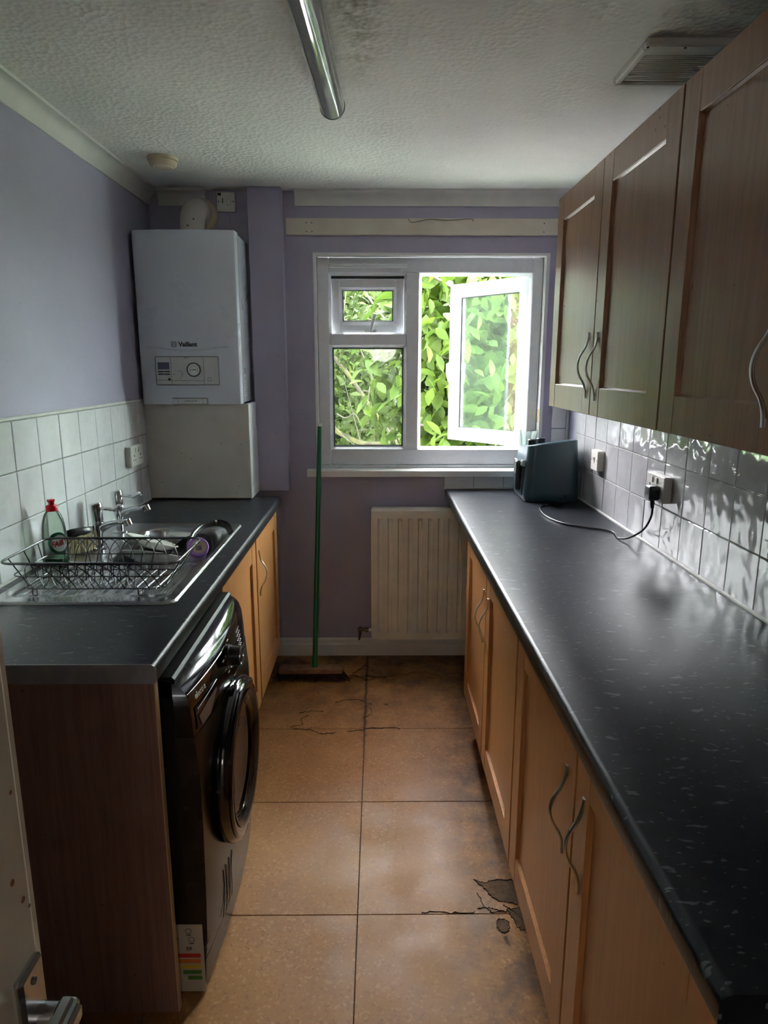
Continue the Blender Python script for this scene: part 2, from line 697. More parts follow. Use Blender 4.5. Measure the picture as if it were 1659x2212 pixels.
def text_mesh(s, size, name='lettering', depth=0.0006, bold=0.0):
    cu = bpy.data.curves.new(name, 'FONT')
    cu.body = s
    cu.size = size
    cu.extrude = depth
    cu.offset = bold
    cu.align_x = 'CENTER'
    cu.align_y = 'CENTER'
    ob = bpy.data.objects.new(name, cu)
    COL.objects.link(ob)
    dg = bpy.context.evaluated_depsgraph_get()
    me = bpy.data.meshes.new_from_object(ob.evaluated_get(dg))
    bpy.data.objects.remove(ob, do_unlink=True)
    bpy.data.curves.remove(cu)
    me.materials.clear()
    return me

T = 0.1477
LW, RW = L - 0.008, R + 0.008      # plaster faces behind the tiles
WX0, WX1, WZ0, WZ1 = -0.31, 0.815, 1.0, 2.03   # window hole

# ================================================================== SETTING
# floor with its half-metre tiles
floor = struct('floor', B(LW - 0.1, RW + 0.1, F, D, -0.06, -0.004), 'floor_joint')
xs = [LW, -0.56, -0.06, 0.44, RW]
ys = [D, 3.125, 2.625, 2.130, 1.625, 1.13, 0.63, 0.13, F]
for i in range(len(xs) - 1):
    for j in range(len(ys) - 1):
        bm = bmesh.new()
        z = random.uniform(-0.0006, 0.0004)
        box(bm, xs[i] + 0.0013, xs[i + 1] - 0.0013, ys[j + 1] + 0.0013, ys[j] - 0.0013, -0.004, z, 0.0008, 1)
        part('floor_tile', bm, 'floor', floor)


def torn(name, pts, mat='floor_tear', z=0.0012):
    bm = bmesh.new()
    vs_ = [bm.verts.new((x, y, z)) for x, y in pts]
    f = bm.faces.new(vs_)
    if f.normal.z < 0:
        f.normal_flip()
    r = bmesh.ops.extrude_face_region(bm, geom=[f])
    for v in r['geom']:
        if isinstance(v, bmesh.types.BMVert):
            v.co.z -= 0.0009
    bmesh.ops.recalc_face_normals(bm, faces=bm.faces)
    return part(name, bm, mat, floor)


torn('torn_patch', [(0.285, 1.755), (0.315, 1.742), (0.36, 1.752), (0.40, 1.748), (0.40, 1.66), (0.375, 1.663), (0.345, 1.672), (0.325, 1.69), (0.315, 1.715)])
torn('torn_patch', [(0.325, 1.60), (0.345, 1.605), (0.36, 1.59), (0.352, 1.565), (0.335, 1.56), (0.322, 1.578)])
torn('torn_patch', [(0.365, 1.64), (0.40, 1.645), (0.405, 1.56), (0.385, 1.575), (0.372, 1.61)])
torn('torn_patch', [(0.335, 1.545), (0.345, 1.55), (0.35, 1.515), (0.34, 1.525)])
torn('torn_patch', [(-0.06, 2.845), (-0.03, 2.85), (-0.028, 2.83), (-0.058, 2.825)])
torn('torn_patch', [(0.02, 2.84), (0.035, 2.843), (0.045, 2.828), (0.03, 2.826)])


# wandering cracks and curled dirt lines on the tiles
def crack(pts, w=0.0025):
    pp = spline([(x, y, 0.0006) for x, y in pts], 6)
    pp = [p + Vector((random.uniform(-1, 1) * 0.004, random.uniform(-1, 1) * 0.004, 0)) for p in pp]
    bm = bmesh.new()
    tube(bm, pp, [w * random.uniform(0.4, 1.2) for _ in pp], 4, ra=0.0012)
    part('floor_crack', bm, 'floor_joint', floor)


for pts in ([(-0.06, 2.86), (-0.10, 2.88), (-0.16, 2.875), (-0.20, 2.85)],
            [(-0.06, 2.82), (-0.03, 2.78), (-0.04, 2.74), (-0.06, 2.72)],
            [(-0.35, 2.76), (-0.30, 2.775), (-0.25, 2.77)],
            [(-0.31, 2.74), (-0.34, 2.70), (-0.33, 2.66), (-0.38, 2.64)],
            [(-0.06, 2.62), (0.02, 2.63), (0.08, 2.63), (0.085, 2.615)],
            [(-0.36, 2.622), (-0.28, 2.61), (-0.24, 2.585), (-0.18, 2.595)],
            [(-0.13, 2.60), (-0.09, 2.612), (-0.06, 2.615)],
            [(0.12, 3.13), (0.18, 3.165), (0.25, 3.16), (0.31, 3.12)],
            [(-0.15, 3.13), (-0.10, 3.12), (-0.06, 3.08), (-0.02, 3.10)],
            [(-0.06, 3.25), (-0.10, 3.20), (-0.13, 3.15)],
            [(-0.06, 3.13), (0.0, 3.105), (0.04, 3.11)],
            [(0.29, 1.70), (0.30, 1.655), (0.32, 1.63), (0.345, 1.635)],
            [(0.40, 1.75), (0.36, 1.753), (0.315, 1.743), (0.285, 1.755), (0.315, 1.715), (0.325, 1.69), (0.345, 1.672), (0.40, 1.658)],
            [(0.40, 1.645), (0.365, 1.64), (0.372, 1.61), (0.385, 1.575), (0.405, 1.56)],
            [(0.325, 1.60), (0.345, 1.605), (0.36, 1.59), (0.352, 1.565), (0.335, 1.56), (0.322, 1.578)],
            [(0.28, 1.64), (0.305, 1.648), (0.33, 1.640), (0.36, 1.632)],
            [(0.12, 1.632), (0.20, 1.628), (0.27, 1.63)],
            [(0.40, 1.60), (0.37, 1.64), (0.355, 1.655)]):
    crack(pts)

ceiling = struct('ceiling', B(LW - 0.1, RW + 0.1, F - 0.12, D + 0.21, H, H + 0.12), 'ceiling')
wall_left = struct('wall_left', B(LW - 0.1, LW, F - 0.12, D + 0.21, -0.06, H), 'lavender')
wall_right = struct('wall_right', B(RW, RW + 0.1, F - 0.12, D + 0.21, -0.06, H), 'lavender')
bm = bmesh.new()
box(bm, LW, WX0, D, D + 0.21, -0.06, H)
box(bm, WX1, RW, D, D + 0.21, -0.06, H)
box(bm, WX0, WX1, D, D + 0.21, -0.06, WZ0 - 0.035)
box(bm, WX0, WX1, D, D + 0.21, WZ1, H)
wall_back = struct('wall_back', bm, 'lavender')
bm = bmesh.new()
DX0, DX1 = -0.345, 0.445
box(bm, LW, DX0, F - 0.12, F, 0, H)
box(bm, DX1, RW, F - 0.12, F, 0, H)
box(bm, DX0, DX1, F - 0.12, F, 2.03, H)
wall_front = struct('wall_front', bm, 'lavender')
# the hall on the other side of the doorway
bm = bmesh.new()
box(bm, -0.9, 1.0, -1.75, -1.65, -0.06, H)
box(bm, -1.0, -0.9, -1.75, F - 0.12, -0.06, H)
box(bm, 1.0, 1.1, -1.75, F - 0.12, -0.06, H)
struct('wall_hall', bm, 'hall_paint')
struct('ceiling_hall', B(-1.0, 1.1, -1.75, F - 0.12, H, H + 0.1), 'hall_paint')
struct('floor_hall', B(-0.9, 1.0, -1.65, F, -0.06, 0.0), 'floor')


# ---- wall tiles: one shared mesh, each tile an object of its own
def tile_mesh(name, ty, tz, mat):
    bm = bmesh.new()
    g = 0.0014
    box(bm, 0, 0.008, -ty / 2 + g, ty / 2 - g, -tz / 2 + g, tz / 2 - g, 0.0018, 1)
    me = tomesh(bm, name)
    me.materials.append(M[mat])
    return me


def tile_run(wall, x, ys_, zs_, mat, back=False, face=1):
    cache = {}
    for j in range(len(zs_) - 1):
        for i in range(len(ys_) - 1):
            a, b = sorted((ys_[i], ys_[i + 1]))
            ty, tz = round(b - a, 4), round(zs_[j + 1] - zs_[j], 4)
            if ty < 0.012 or tz < 0.012:
                continue
            k = (ty, tz)
            if k not in cache:
                cache[k] = tile_mesh('wall_tile', ty, tz, mat)
            o = bpy.data.objects.new('wall_tile', cache[k])
            COL.objects.link(o)
            o.parent = wall
            jit = random.uniform(-0.0006, 0.0006)
            rr = random.uniform(-0.003, 0.003)
            if back:
                o.location = ((a + b) / 2, x + jit, (zs_[j] + zs_[j + 1]) / 2)
                o.rotation_euler = (rr, 0, PI / 2)
            else:
                o.location = (x + jit, (a + b) / 2, (zs_[j] + zs_[j + 1]) / 2)
                o.rotation_euler = (0, rr, 0)


# left wall: three rows above the worktop
yl = [1.32] + [1.976 + k * T for k in range(-4, 10)]
yl = [y for y in yl if 1.3 < y < D] + [D]
tile_run(wall_left, LW, yl, [0.901, 1.0545, 1.0545 + T, 1.0545 + 2 * T], 'tile_white')
part('tile_bed', B(LW, LW + 0.0045, 1.32, D, 0.9, 1.35), 'grout', wall_left)
part('tile_edge_trim', B(LW, LW + 0.010, 1.32, D, 1.350, 1.362, 0.003), 'sealant', wall_left)
part('sealant_bead', TB([(L + 0.002, 1.32, 0.902), (L + 0.002, D - 0.01, 0.902)], 0.005, 6), 'sealant', wall_left)
# right wall
yr = [2.1964 + k * T for k in range(-12, 8)]
tile_run(wall_right, R, yr, [0.9, 1.0474, 1.0474 + T, 1.0474 + 2 * T], 'tile_white_shaded')
part('tile_bed', B(R + 0.0035, RW, yr[0], yr[-1], 0.9, 1.0474 + 2 * T), 'grout', wall_right)
part('sealant_bead', TB([(R - 0.001, yr[0], 0.902), (R - 0.001, D - 0.01, 0.902)], 0.006, 6), 'sealant', wall_right)
# back wall: strip under the sill and the column beside the window
tile_run(wall_back, D - 0.008, [0.33, 0.481, 0.632, 0.783, 0.934], [0.902, 0.962], 'tile_white', True)
tile_run(wall_back, D - 0.008, [0.86, 0.934], [1.0, 1.055, 1.2035, 1.352], 'tile_white', True)
part('tile_bed', B(0.33, 0.934, D - 0.0045, D, 0.9, 0.962), 'grout', wall_back)
part('sealant_bead', TB([(0.33, D - 0.009, 0.902), (0.93, D - 0.009, 0.902)], 0.005, 6), 'sealant', wall_back)
part('corner_strip', B(0.934, 0.947, D - 0.012, D, 0.9, 1.40, 0.003), 'gloss_white', wall_back)


# ---- coving
def cove(cx=0.052, cz=0.066, n=7):
    pts = [(0, 0), (cx, 0), (cx, -0.010)]
    for k in range(n + 1):
        a = PI / 2 * k / n
        pts.append((cx - 0.008 - (cx - 0.016) * math.sin(a), -0.010 - (cz - 0.02) * (1 - math.cos(a))))
    pts += [(0.008, -cz), (0, -cz)]
    return pts


cp = cove()
struct('trim_1', prism(bmesh.new(), [(LW + x, H + z) for x, z in cp], 'y', F, D), 'coving_white', 'white plaster coving along the left wall')
struct('trim_2', prism(bmesh.new(), [(D - x, H + z) for x, z in cp], 'x', LW + 0.05, -0.80), 'coving_white', 'short length of white coving above the boiler flue')
struct('trim_3', prism(bmesh.new(), [(D - x, H + z) for x, z in cp], 'x', -0.388, RW), 'coving_white', 'white coving above the window')
t4 = struct('trim_4', B(-0.432, RW - 0.002, D - 0.018, D, 2.106, 2.180, 0.003), 'cream_white', 'cream painted curtain batten above the window')
for x, z in ((-0.335, 2.158), (-0.31, 2.158), (-0.335, 2.12), (-0.31, 2.12), (0.775, 2.158), (0.775, 2.12)):
    part('screw_hole', LT([(0.0028, -0.001), (0.0028, 0.0008)], 8, (x, D - 0.0182, z), 'y'), 'nail', t4)
part('hanging_thread', TB(spline([(0.14, D - 0.021, 2.176), (0.16, D - 0.022, 2.160), (0.24, D - 0.021, 2.174), (0.32, D - 0.021, 2.170), (0.43, D - 0.021, 2.176), (0.44, D - 0.021, 2.166)], 5), 0.0013, 5), 'fan_dark', t4)
t5 = struct('trim_5', B(-0.597, -0.444, 3.315, D, 0.902, H, 0.002), 'lavender', 'tall lavender pipe boxing between boiler and window')
part('corner_bead', B(-0.4475, -0.4425, 3.3125, 3.3175, 0.902, H - 0.001, 0.001, 1), 'lavender', t5)
bm = bmesh.new()
prism(bm, [(D, 0), (D - 0.02, 0), (D - 0.02, 0.062), (D - 0.013, 0.068), (D - 0.013, 0.088), (D - 0.008, 0.095), (D, 0.095)], 'x', LW, RW)
struct('baseboard_back', bm, 'gloss_white')

# ---- window
win = sroot('window_1', (0, D, WZ0), 'white double glazed window with one casement standing open')
FY0, FY1 = 3.435, 3.50
for a in ((WX0, WX0 + 0.013, D - 0.004, FY0 + 0.002, WZ0, WZ1), (WX1 - 0.018, WX1, D - 0.004, FY0 + 0.002, WZ0, WZ1), (WX0 + 0.013, WX1 - 0.018, D - 0.004, FY0 + 0.002, WZ1 - 0.014, WZ1)):
    wpart('reveal_lining', B(*a, 0.002, 1), 'gloss_white', win)
OX0, OX1, OZ0, OZ1 = WX0 + 0.013, WX1 - 0.018, WZ0 + 0.012, WZ1 - 0.014
AX0, AX1, BX0, BX1 = -0.240, 0.136, 0.200, 0.745
TZ0, TZ1, PZ0, PZ1 = 1.607, 1.660, 1.094, 1.945
for nm, a in (('frame_jamb', (OX0, AX0, FY0, FY1, OZ0, OZ1)), ('frame_jamb', (BX1, OX1, FY0, FY1, OZ0, OZ1)),
              ('frame_head', (AX0, BX1, FY0, FY1, PZ1, OZ1)), ('frame_bottom_rail', (AX0, BX1, FY0, FY1, OZ0, PZ0)),
              ('mullion', (AX1, BX0, FY0 - 0.002, FY1, PZ0, PZ1)), ('transom', (AX0, AX1, FY0 - 0.001, FY1, TZ0, TZ1))):
    wpart(nm, B(*a, 0.004, 1), 'upvc', win)


# sloping inner lips of the frame openings
def lip(x0, x1, z0, z1, y0, y1, w):
    bm = bmesh.new()
    o_ = [(x0, z0), (x1, z0), (x1, z1), (x0, z1)]
    i_ = [(x0 + w, z0 + w), (x1 - w, z0 + w), (x1 - w, z1 - w), (x0 + w, z1 - w)]
    vo = [bm.verts.new((x, y0, z)) for x, z in o_]
    vi = [bm.verts.new((x, y1, z)) for x, z in i_]
    vb = [bm.verts.new((x, y1, z)) for x, z in o_]
    for k in range(4):
        j = (k + 1) % 4
        bm.faces.new((vo[k], vo[j], vi[j], vi[k]))
        bm.faces.new((vi[k], vi[j], vb[j], vb[k]))
        bm.faces.new((vb[k], vb[j], vo[j], vo[k]))
    bmesh.ops.recalc_face_normals(bm, faces=bm.faces)
    return bm


wpart('opening_lip', lip(BX0, BX1, PZ0, PZ1, FY0 + 0.004, FY0 + 0.030, 0.012), 'upvc', win)
wpart('opening_lip', lip(AX0, AX1, TZ1, PZ1, FY0 + 0.004, FY0 + 0.030, 0.010), 'upvc', win)
wpart('glazing_bead', lip(AX0, AX1, PZ0, TZ0, FY0 + 0.002, FY0 + 0.030, 0.013), 'upvc', win)
wpart('gasket', lip(AX0 + 0.012, AX1 - 0.012, PZ0 + 0.012, TZ0 - 0.012, FY0 + 0.024, FY0 + 0.034, 0.007), 'gasket', win)
wpart('pane', B(AX0 + 0.006, AX1 - 0.006, FY0 + 0.036, FY0 + 0.040, PZ0 + 0.006, TZ0 - 0.006), 'pane', win)
# trickle vent
tv = wpart('trickle_vent', B(-0.236, 0.138, FY0 - 0.013, FY0, 1.972, 1.988, 0.003), 'upvc', win)
wpart('vent_lip', B(-0.236, 0.138, FY0 - 0.016, FY0 - 0.011, 1.966, 1.973, 0.002, 1), 'boiler_trim', tv)


def sash(name, w, h, member, loc, rot, pane_mat, depth=0.055):
    """local: x 0..w, z 0..h, room side at y=0"""
    s = bpy.data.objects.new(name, None)
    COL.objects.link(s)
    s.parent = win
    s.location = Vector(loc) - win.location
    s.rotation_euler = rot
    m = member
    for nm, a in (('sash_stile', (0, m, 0, depth, 0, h)), ('sash_stile', (w - m, w, 0, depth, 0, h)), ('sash_rail', (m, w - m, 0, depth, 0, m)), ('sash_rail', (m, w - m, 0, depth, h - m, h))):
        part(nm, B(*a, 0.004, 1), 'upvc', s)
    part('glazing_bead', lip(m - 0.001, w - m + 0.001, m - 0.001, h - m + 0.001, 0.004, 0.022, 0.014), 'upvc', s)
    part('gasket', lip(m + 0.012, w - m - 0.012, m + 0.012, h - m - 0.012, 0.018, 0.026, 0.005), 'gasket', s)
    part('pane', B(m + 0.008, w - m - 0.008, 0.027, 0.031, m + 0.008, h - m - 0.008), pane_mat, s)
    return s


# top-hung light, pushed out at the bottom: origin at its bottom left, tilt about x
th = math.radians(9)
hh = 0.260
s1 = sash('top_light', 0.362, hh, 0.044, (AX0 + 0.007, FY0 + 0.028 + hh * math.sin(th), TZ1 + 0.006), (th, 0, 0), 'pane')
lv = part('stay_handle', TB([(0.195, -0.014, 0.012), (0.203, -0.030, 0.050), (0.218, -0.036, 0.098)], [0.007, 0.008, 0.0075], 8, ra=0.005), 'upvc', s1)
part('handle_base', B(0.165, 0.225, -0.012, 0.0, 0.004, 0.018, 0.003), 'upvc_grime', lv)
wpart('gap_shade_strip', B(AX0 + 0.010, AX1 - 0.010, FY0 + 0.031, FY0 + 0.040, PZ1 - 0.024, PZ1 - 0.010), 'gasket', win)  # dark strip standing in for the shaded gap above the top light
# side-hung casement standing open: hinge at the right, origin at free end is found from the hinge
ca = math.radians(50)
cw, chh = 0.535, 0.842
hx, hy = 0.738, 3.482
s2 = sash('casement', cw, chh, 0.058, (hx - cw * math.cos(ca), hy + cw * math.sin(ca), PZ0 + 0.004), (0, 0, -ca), 'pane_wet', 0.062)
for y0_, y1_, mt in ((0.010, 0.018, 'gasket_grey'), (0.028, 0.040, 'gasket_grey'), (0.048, 0.054, 'gasket')):
    part('edge_groove', B(cw - 0.001, cw + 0.003, y0_, y1_, 0.01, chh - 0.01), mt, s2)
hd = part('casement_handle', LT([(0.014, -0.012), (0.014, 0.0)], 16, (0.030, 0, 0.42), 'y'), 'upvc', s2)
part('handle_lever', TB([(0.030, -0.010, 0.425), (0.028, -0.034, 0.415), (0.026, -0.036, 0.37), (0.034, -0.030, 0.325)], [0.010, 0.012, 0.008, 0.006], 10), 'upvc', hd)
part('friction_stay', B(0.20, 0.52, 0.034, 0.040, chh + 0.001, chh + 0.004), 'handle_metal', s2)
part('friction_stay', B(0.20, 0.52, 0.034, 0.040, -0.004, -0.001), 'handle_metal', s2)
bm = bmesh.new()
prism(bm, [(3.338, 0.967), (3.338, 0.995), (3.343, 1.0), (FY0 + 0.03, 1.0), (FY0 + 0.03, 0.967)], 'x', -0.355, 0.86)
wpart('sill_board', bm, 'gloss_white', win)
wpart('sill_upstand', B(OX0, OX1, FY0 - 0.010, FY0 + 0.002, 1.0, 1.014, 0.002, 1), 'upvc', win)
wpart('masking_tape', B(WX1 - 0.0195, WX1 - 0.018, 3.393, 3.420, 1.232, 1.296), 'tape_tan', win)
# outer lintel and jambs finish the wall opening outside
wpart('outer_reveal', B(WX0, OX0, FY1, D + 0.2, WZ0, WZ1), 'brick_outside', win)
wpart('outer_reveal', B(OX1, WX1, FY1, D + 0.2, WZ0, WZ1), 'brick_outside', win)
wpart('outer_sill', B(WX0, WX1, FY1, D + 0.26, WZ0 - 0.035, WZ0 + 0.012), 'upvc', win)

# ---- the door that stands open beside the camera
DFX, DFY = -0.345, 0.585
door = sroot('door_1', (DFX, F, 0), 'cream painted door standing open at the left edge')
wpart('slab', B(DFX - 0.042, DFX, F + 0.005, DFY, 0.006, 2.0, 0.003), 'door_paint', door)
wpart('edge_lipping', B(DFX - 0.041, DFX + 0.0008, DFY - 0.010, DFY + 0.001, 0.006, 2.0, 0.002, 1), 'cream_white', door)
for z, y, r in ((1.03, 0.553, 0.0035), (1.115, 0.568, 0.0022), (1.0, 0.566, 0.0035), (0.985, 0.575, 0.002)):
    bm = LT([(r, -0.0002), (r * 0.9, 0.0008)], 9, (DFX, y, z), 'x')
    wpart('rust_mark', bm, 'rust', door)
hp = wpart('handle_plate', B(DFX, DFX + 0.010, 0.530, 0.572, 0.745, 0.938, 0.004), 'steel', door)
HZ = 0.878
wpart('handle_rose', LT([(0.013, 0.0), (0.013, 0.022), (0.0105, 0.024), (0.0105, 0.030), (0.012, 0.031)], 20, (DFX + 0.006, 0.553, HZ), 'x'), 'steel', hp)
bm = bmesh.new()
prism(bm, [(DFX + 0.026, HZ + 0.013), (DFX + 0.042, HZ + 0.012), (DFX + 0.048, HZ + 0.006), (DFX + 0.047, HZ - 0.014), (DFX + 0.041, HZ - 0.020), (DFX + 0.026, HZ - 0.013)], 'y', 0.455, 0.566)
bmesh.ops.bevel(bm, geom=bm.edges[:], offset=0.004, segments=2, affect='EDGES')
wpart('lever', bm, 'steel', hp)
for z in (0.922, 0.765):
    wpart('screw', LT([(0.004, 0.0), (0.0035, 0.0015)], 10, (DFX + 0.010, 0.551, z), 'x'), 'nail', hp)

# ================================================================== FITTED UNITS
HANDLE_PATH = spline([(0, -0.022, 0.0), (0, -0.0235, 0.022), (0, -0.030, 0.044), (0, -0.044, 0.068), (0, -0.050, 0.095), (0, -0.044, 0.122), (0, -0.030, 0.146), (0, -0.0235, 0.168), (0, -0.022, 0.19)], 5)
_hb = bmesh.new()
tube(_hb, HANDLE_PATH, 0.0058, 8, ra=0.0030)
box(_hb, -0.005, 0.005, -0.022, -0.0195, 0.002, 0.014)
box(_hb, -0.005, 0.005, -0.022, -0.0195, 0.176, 0.188)
HANDLE_ME = tomesh(_hb, 'handle', 0.9)
HANDLE_ME.materials.append(M['handle_metal'])


def shaker(parent, w, h, loc, rotz, mat, hx=None, hz=None, stile=0.074, rail=0.080, label=None):
    """framed door; local x along the width, front faces -y, recessed flat panel"""
    d = part('door', B(stile - 0.004, w - stile + 0.004, -0.0105, -0.002, rail - 0.004, h - rail + 0.004), mat, parent, Vector(loc) - world_off(parent), (0, 0, rotz), label)
    for a in ((0, stile), (w - stile, w)):
        part('stile', B(a[0] + 0.0003, a[1] - 0.0003, -0.020, 0.0, 0, h, 0.0014, 1), mat, d)
    for a in ((0, rail), (h - rail, h)):
        part('rail', B(stile + 0.0003, w - stile - 0.0003, -0.0195, -0.0005, a[0], a[1], 0.0014, 1), mat, d)
    bm = lip(stile - 0.0005, w - stile + 0.0005, rail - 0.0005, h - rail + 0.0005, -0.017, -0.0105, 0.004)
    part('panel_bead', bm, mat, d)
    if hx is not None:
        link('handle', HANDLE_ME, None, d, (hx, 0, hz))
    return d


def carcass(root, x0, x1, y0, y1, z0, z1, mat='carcass', top=False):
    for a in ((x0, x1, y0, y0 + 0.018, z0, z1), (x0, x1, y1 - 0.018, y1, z0, z1)):
        wpart('side_panel', B(*a), mat, root)
    wpart('bottom_panel', B(x0, x1, y0 + 0.018, y1 - 0.018, z0, z0 + 0.018), mat, root)
    bx = (x0, x0 + 0.006) if x0 < 0 else (x1 - 0.006, x1)
    wpart('back_panel', B(bx[0], bx[1], y0 + 0.018, y1 - 0.018, z0 + 0.018, z1), mat, root)
    if top:
        wpart('top_panel', B(x0 + 0.001, x1 - 0.007, y0 + 0.018, y1 - 0.018, z1 - 0.018, z1), mat, root)


# ---- left: sink unit
c = thing('sink_cabinet', 'beech base cabinet under the sink between washing machine and back wall', 'cabinet', (-0.78, 2.55, 0))
carcass(c, L + 0.01, -0.502, 1.995, 3.115, 0.15, 0.856)
wpart('plinth', B(-0.57, -0.552, 1.995, 3.115, 0.0, 0.15), 'beech', c)
shaker(c, 0.565, 0.69, (-0.50, 1.993, 0.160), PI / 2, 'beech')
shaker(c, 0.535, 0.69, (-0.50, 2.580, 0.160), PI / 2, 'beech', 0.046, 0.435)
e = thing('end_panel', 'dark stained wooden end panel closing the near end of the left worktop', 'panel', (-0.78, 1.344, 0))
wpart('board', B(L, -0.478, 1.335, 1.353, 0.0, 0.857), 'walnut_panel', e)
wpart('edge_lipping', B(-0.478, -0.4755, 1.335, 1.353, 0.0, 0.857), 'lipping', e)


# ---- left worktop with a cut-out for the bowl
def wt_profile(xe, sgn, x_in, top=WZ, th=0.042, r=0.014):
    """front edge at xe; sgn +1 when the room is at +x"""
    pts = [(x_in, top - th)]
    for k in range(4):
        a = PI / 2 * k / 3
        pts.append((xe - sgn * (0.008 - 0.008 * math.sin(a)), top - th + 0.008 - 0.008 * math.cos(a)))
    for k in range(6):
        a = PI / 2 * k / 5
        pts.append((xe - sgn * (r - r * math.cos(a)), top - r + r * math.sin(a)))
    pts.append((x_in, top))
    return pts


XL, XR = -0.4626, 0.3364
wl = thing('worktop', 'dark speckled worktop along the left wall holding the sink', 'worktop', (-0.76, 2.24, WZ - 0.042))
bm = bmesh.new()
prism(bm, wt_profile(XL, 1, -0.535), 'y', 1.313, 3.165)
box(bm, L, -0.88, 1.313, 3.165, WZ - 0.042, WZ)
box(bm, -0.88, -0.535, 1.313, 2.035, WZ - 0.042, WZ)
box(bm, -0.88, -0.535, 2.535, 3.165, WZ - 0.042, WZ)
wpart('board', bm, 'worktop', wl, ang=0.5)
bm = bmesh.new()
prism(bm, wt_profile(XL + 0.0005, 1, L, WZ + 0.0006, 0.043), 'y', 1.3105, 1.3135)
wpart('end_strip', bm, 'worktop_edge', wl, label='grey scuffed edging strip')

# ---- right: base units and worktop
u = thing('base_cabinet', 'beech base cabinet on the right next to the radiator', 'cabinet', (0.65, 2.14, 0), group=None)
carcass(u, 0.382, 0.93, 1.640, 2.650, 0.15, 0.856)
wpart('plinth', B(0.432, 0.45, 1.640, 2.650, 0.0, 0.15), 'beech', u)
shaker(u, 0.488, 0.70, (0.38, 2.649, 0.152), -PI / 2, 'beech', 0.448, 0.420)
shaker(u, 0.508, 0.70, (0.38, 2.153, 0.152), -PI / 2, 'beech', 0.046, 0.420)
u = thing('base_cabinet', 'beech base cabinet on the right nearest the camera', 'cabinet', (0.65, 1.10, 0))
carcass(u, 0.382, 0.93, 0.575, 1.632, 0.15, 0.856)
wpart('plinth', B(0.432, 0.45, 0.575, 1.632, 0.0, 0.15), 'beech', u)
shaker(u, 0.522, 0.70, (0.38, 1.632, 0.152), -PI / 2, 'beech', 0.474, 0.422)
shaker(u, 0.522, 0.70, (0.38, 1.102, 0.152), -PI / 2, 'beech', 0.052, 0.426)
wr = thing('worktop', 'long dark speckled worktop along the right wall reflecting the window', 'worktop', (0.63, 1.97, WZ - 0.042))
bm = bmesh.new()
prism(bm, wt_profile(XR, -1, 0.45), 'y', 0.55, D - 0.004)
box(bm, 0.45, R - 0.002, 0.55, D - 0.004, WZ - 0.042, WZ)
wpart('board', bm, 'worktop', wr, ang=0.5)
wpart('underside_strip', B(XR + 0.006, XR + 0.012, 0.56, 2.66, WZ - 0.0445, WZ - 0.042), 'worktop_edge', wr)

# ---- wall units
u = thing('wall_cabinet', 'beech wall cabinet on the right wall closest to the window', 'cabinet', (0.79, 2.0, 1.365))
carcass(u, 0.642, RW - 0.001, 1.515, 2.492, 1.367, 2.060, 'carcass', True)
shaker(u, 0.479, 0.70, (0.64, 2.492, 1.365), -PI / 2, 'beech_shaded', 0.438, 0.048)
shaker(u, 0.490, 0.70, (0.64, 2.008, 1.365), -PI / 2, 'beech_shaded', 0.040, 0.044)
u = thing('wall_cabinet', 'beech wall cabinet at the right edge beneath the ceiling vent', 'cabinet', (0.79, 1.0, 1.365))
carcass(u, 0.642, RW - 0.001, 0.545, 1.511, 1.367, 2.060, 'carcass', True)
shaker(u, 0.480, 0.70, (0.64, 1.511, 1.365), -PI / 2, 'beech_shaded', 0.420, 0.044)
shaker(u, 0.482, 0.70, (0.64, 1.027, 1.365), -PI / 2, 'beech_shaded', 0.040, 0.044)

# ================================================================== SINK AND WHAT STANDS IN IT
SX0, SX1, SY0, SY1 = -1.022, -0.530, 1.672, 2.590


def sdf_rr(x, y, x0, x1, y0, y1, r):
    qx = abs(x - (x0 + x1) / 2) - (x1 - x0) / 2 + r
    qy = abs(y - (y0 + y1) / 2) - (y1 - y0) / 2 + r
    return math.hypot(max(qx, 0), max(qy, 0)) + min(max(qx, qy), 0) - r


def sst(a, b, x):
    t = max(0.0, min(1.0, (x - a) / (b - a)))
    return t * t * (3 - 2 * t)


def sink_z(x, y):
    d = -sdf_rr(x, y, SX0, SX1, SY0, SY1, 0.035)
    z = WZ + 0.0005 + 0.0065 * sst(0.0, 0.006, d)
    # drainer lowered a little, with ridges running towards the bowl
    dd = -sdf_rr(x, y, -0.985, -0.560, 1.715, 2.045, 0.03)
    z -= 0.0045 * sst(0.0, 0.012, dd)
    if dd > 0.0:
        ph = (x + 0.985) / 0.0335
        rd = max(0.0, math.cos(2 * PI * ph)) ** 2
        z += 0.0042 * rd * sst(0.02, 0.03, dd) * sst(1.745, 1.765, y) * (1 - sst(2.01, 2.03, y))
        if y < 1.745:
            z += 0.002 * max(0.0, math.cos(2 * PI * ph + PI)) * sst(0.01, 0.02, dd)
    db = -sdf_rr(x, y, -0.868, -0.552, 2.052, 2.522, 0.075)
    z -= 0.004 * sst(-0.018, 0.0, db)
    z -= 0.150 * sst(0.0, 0.030, db)
    return z


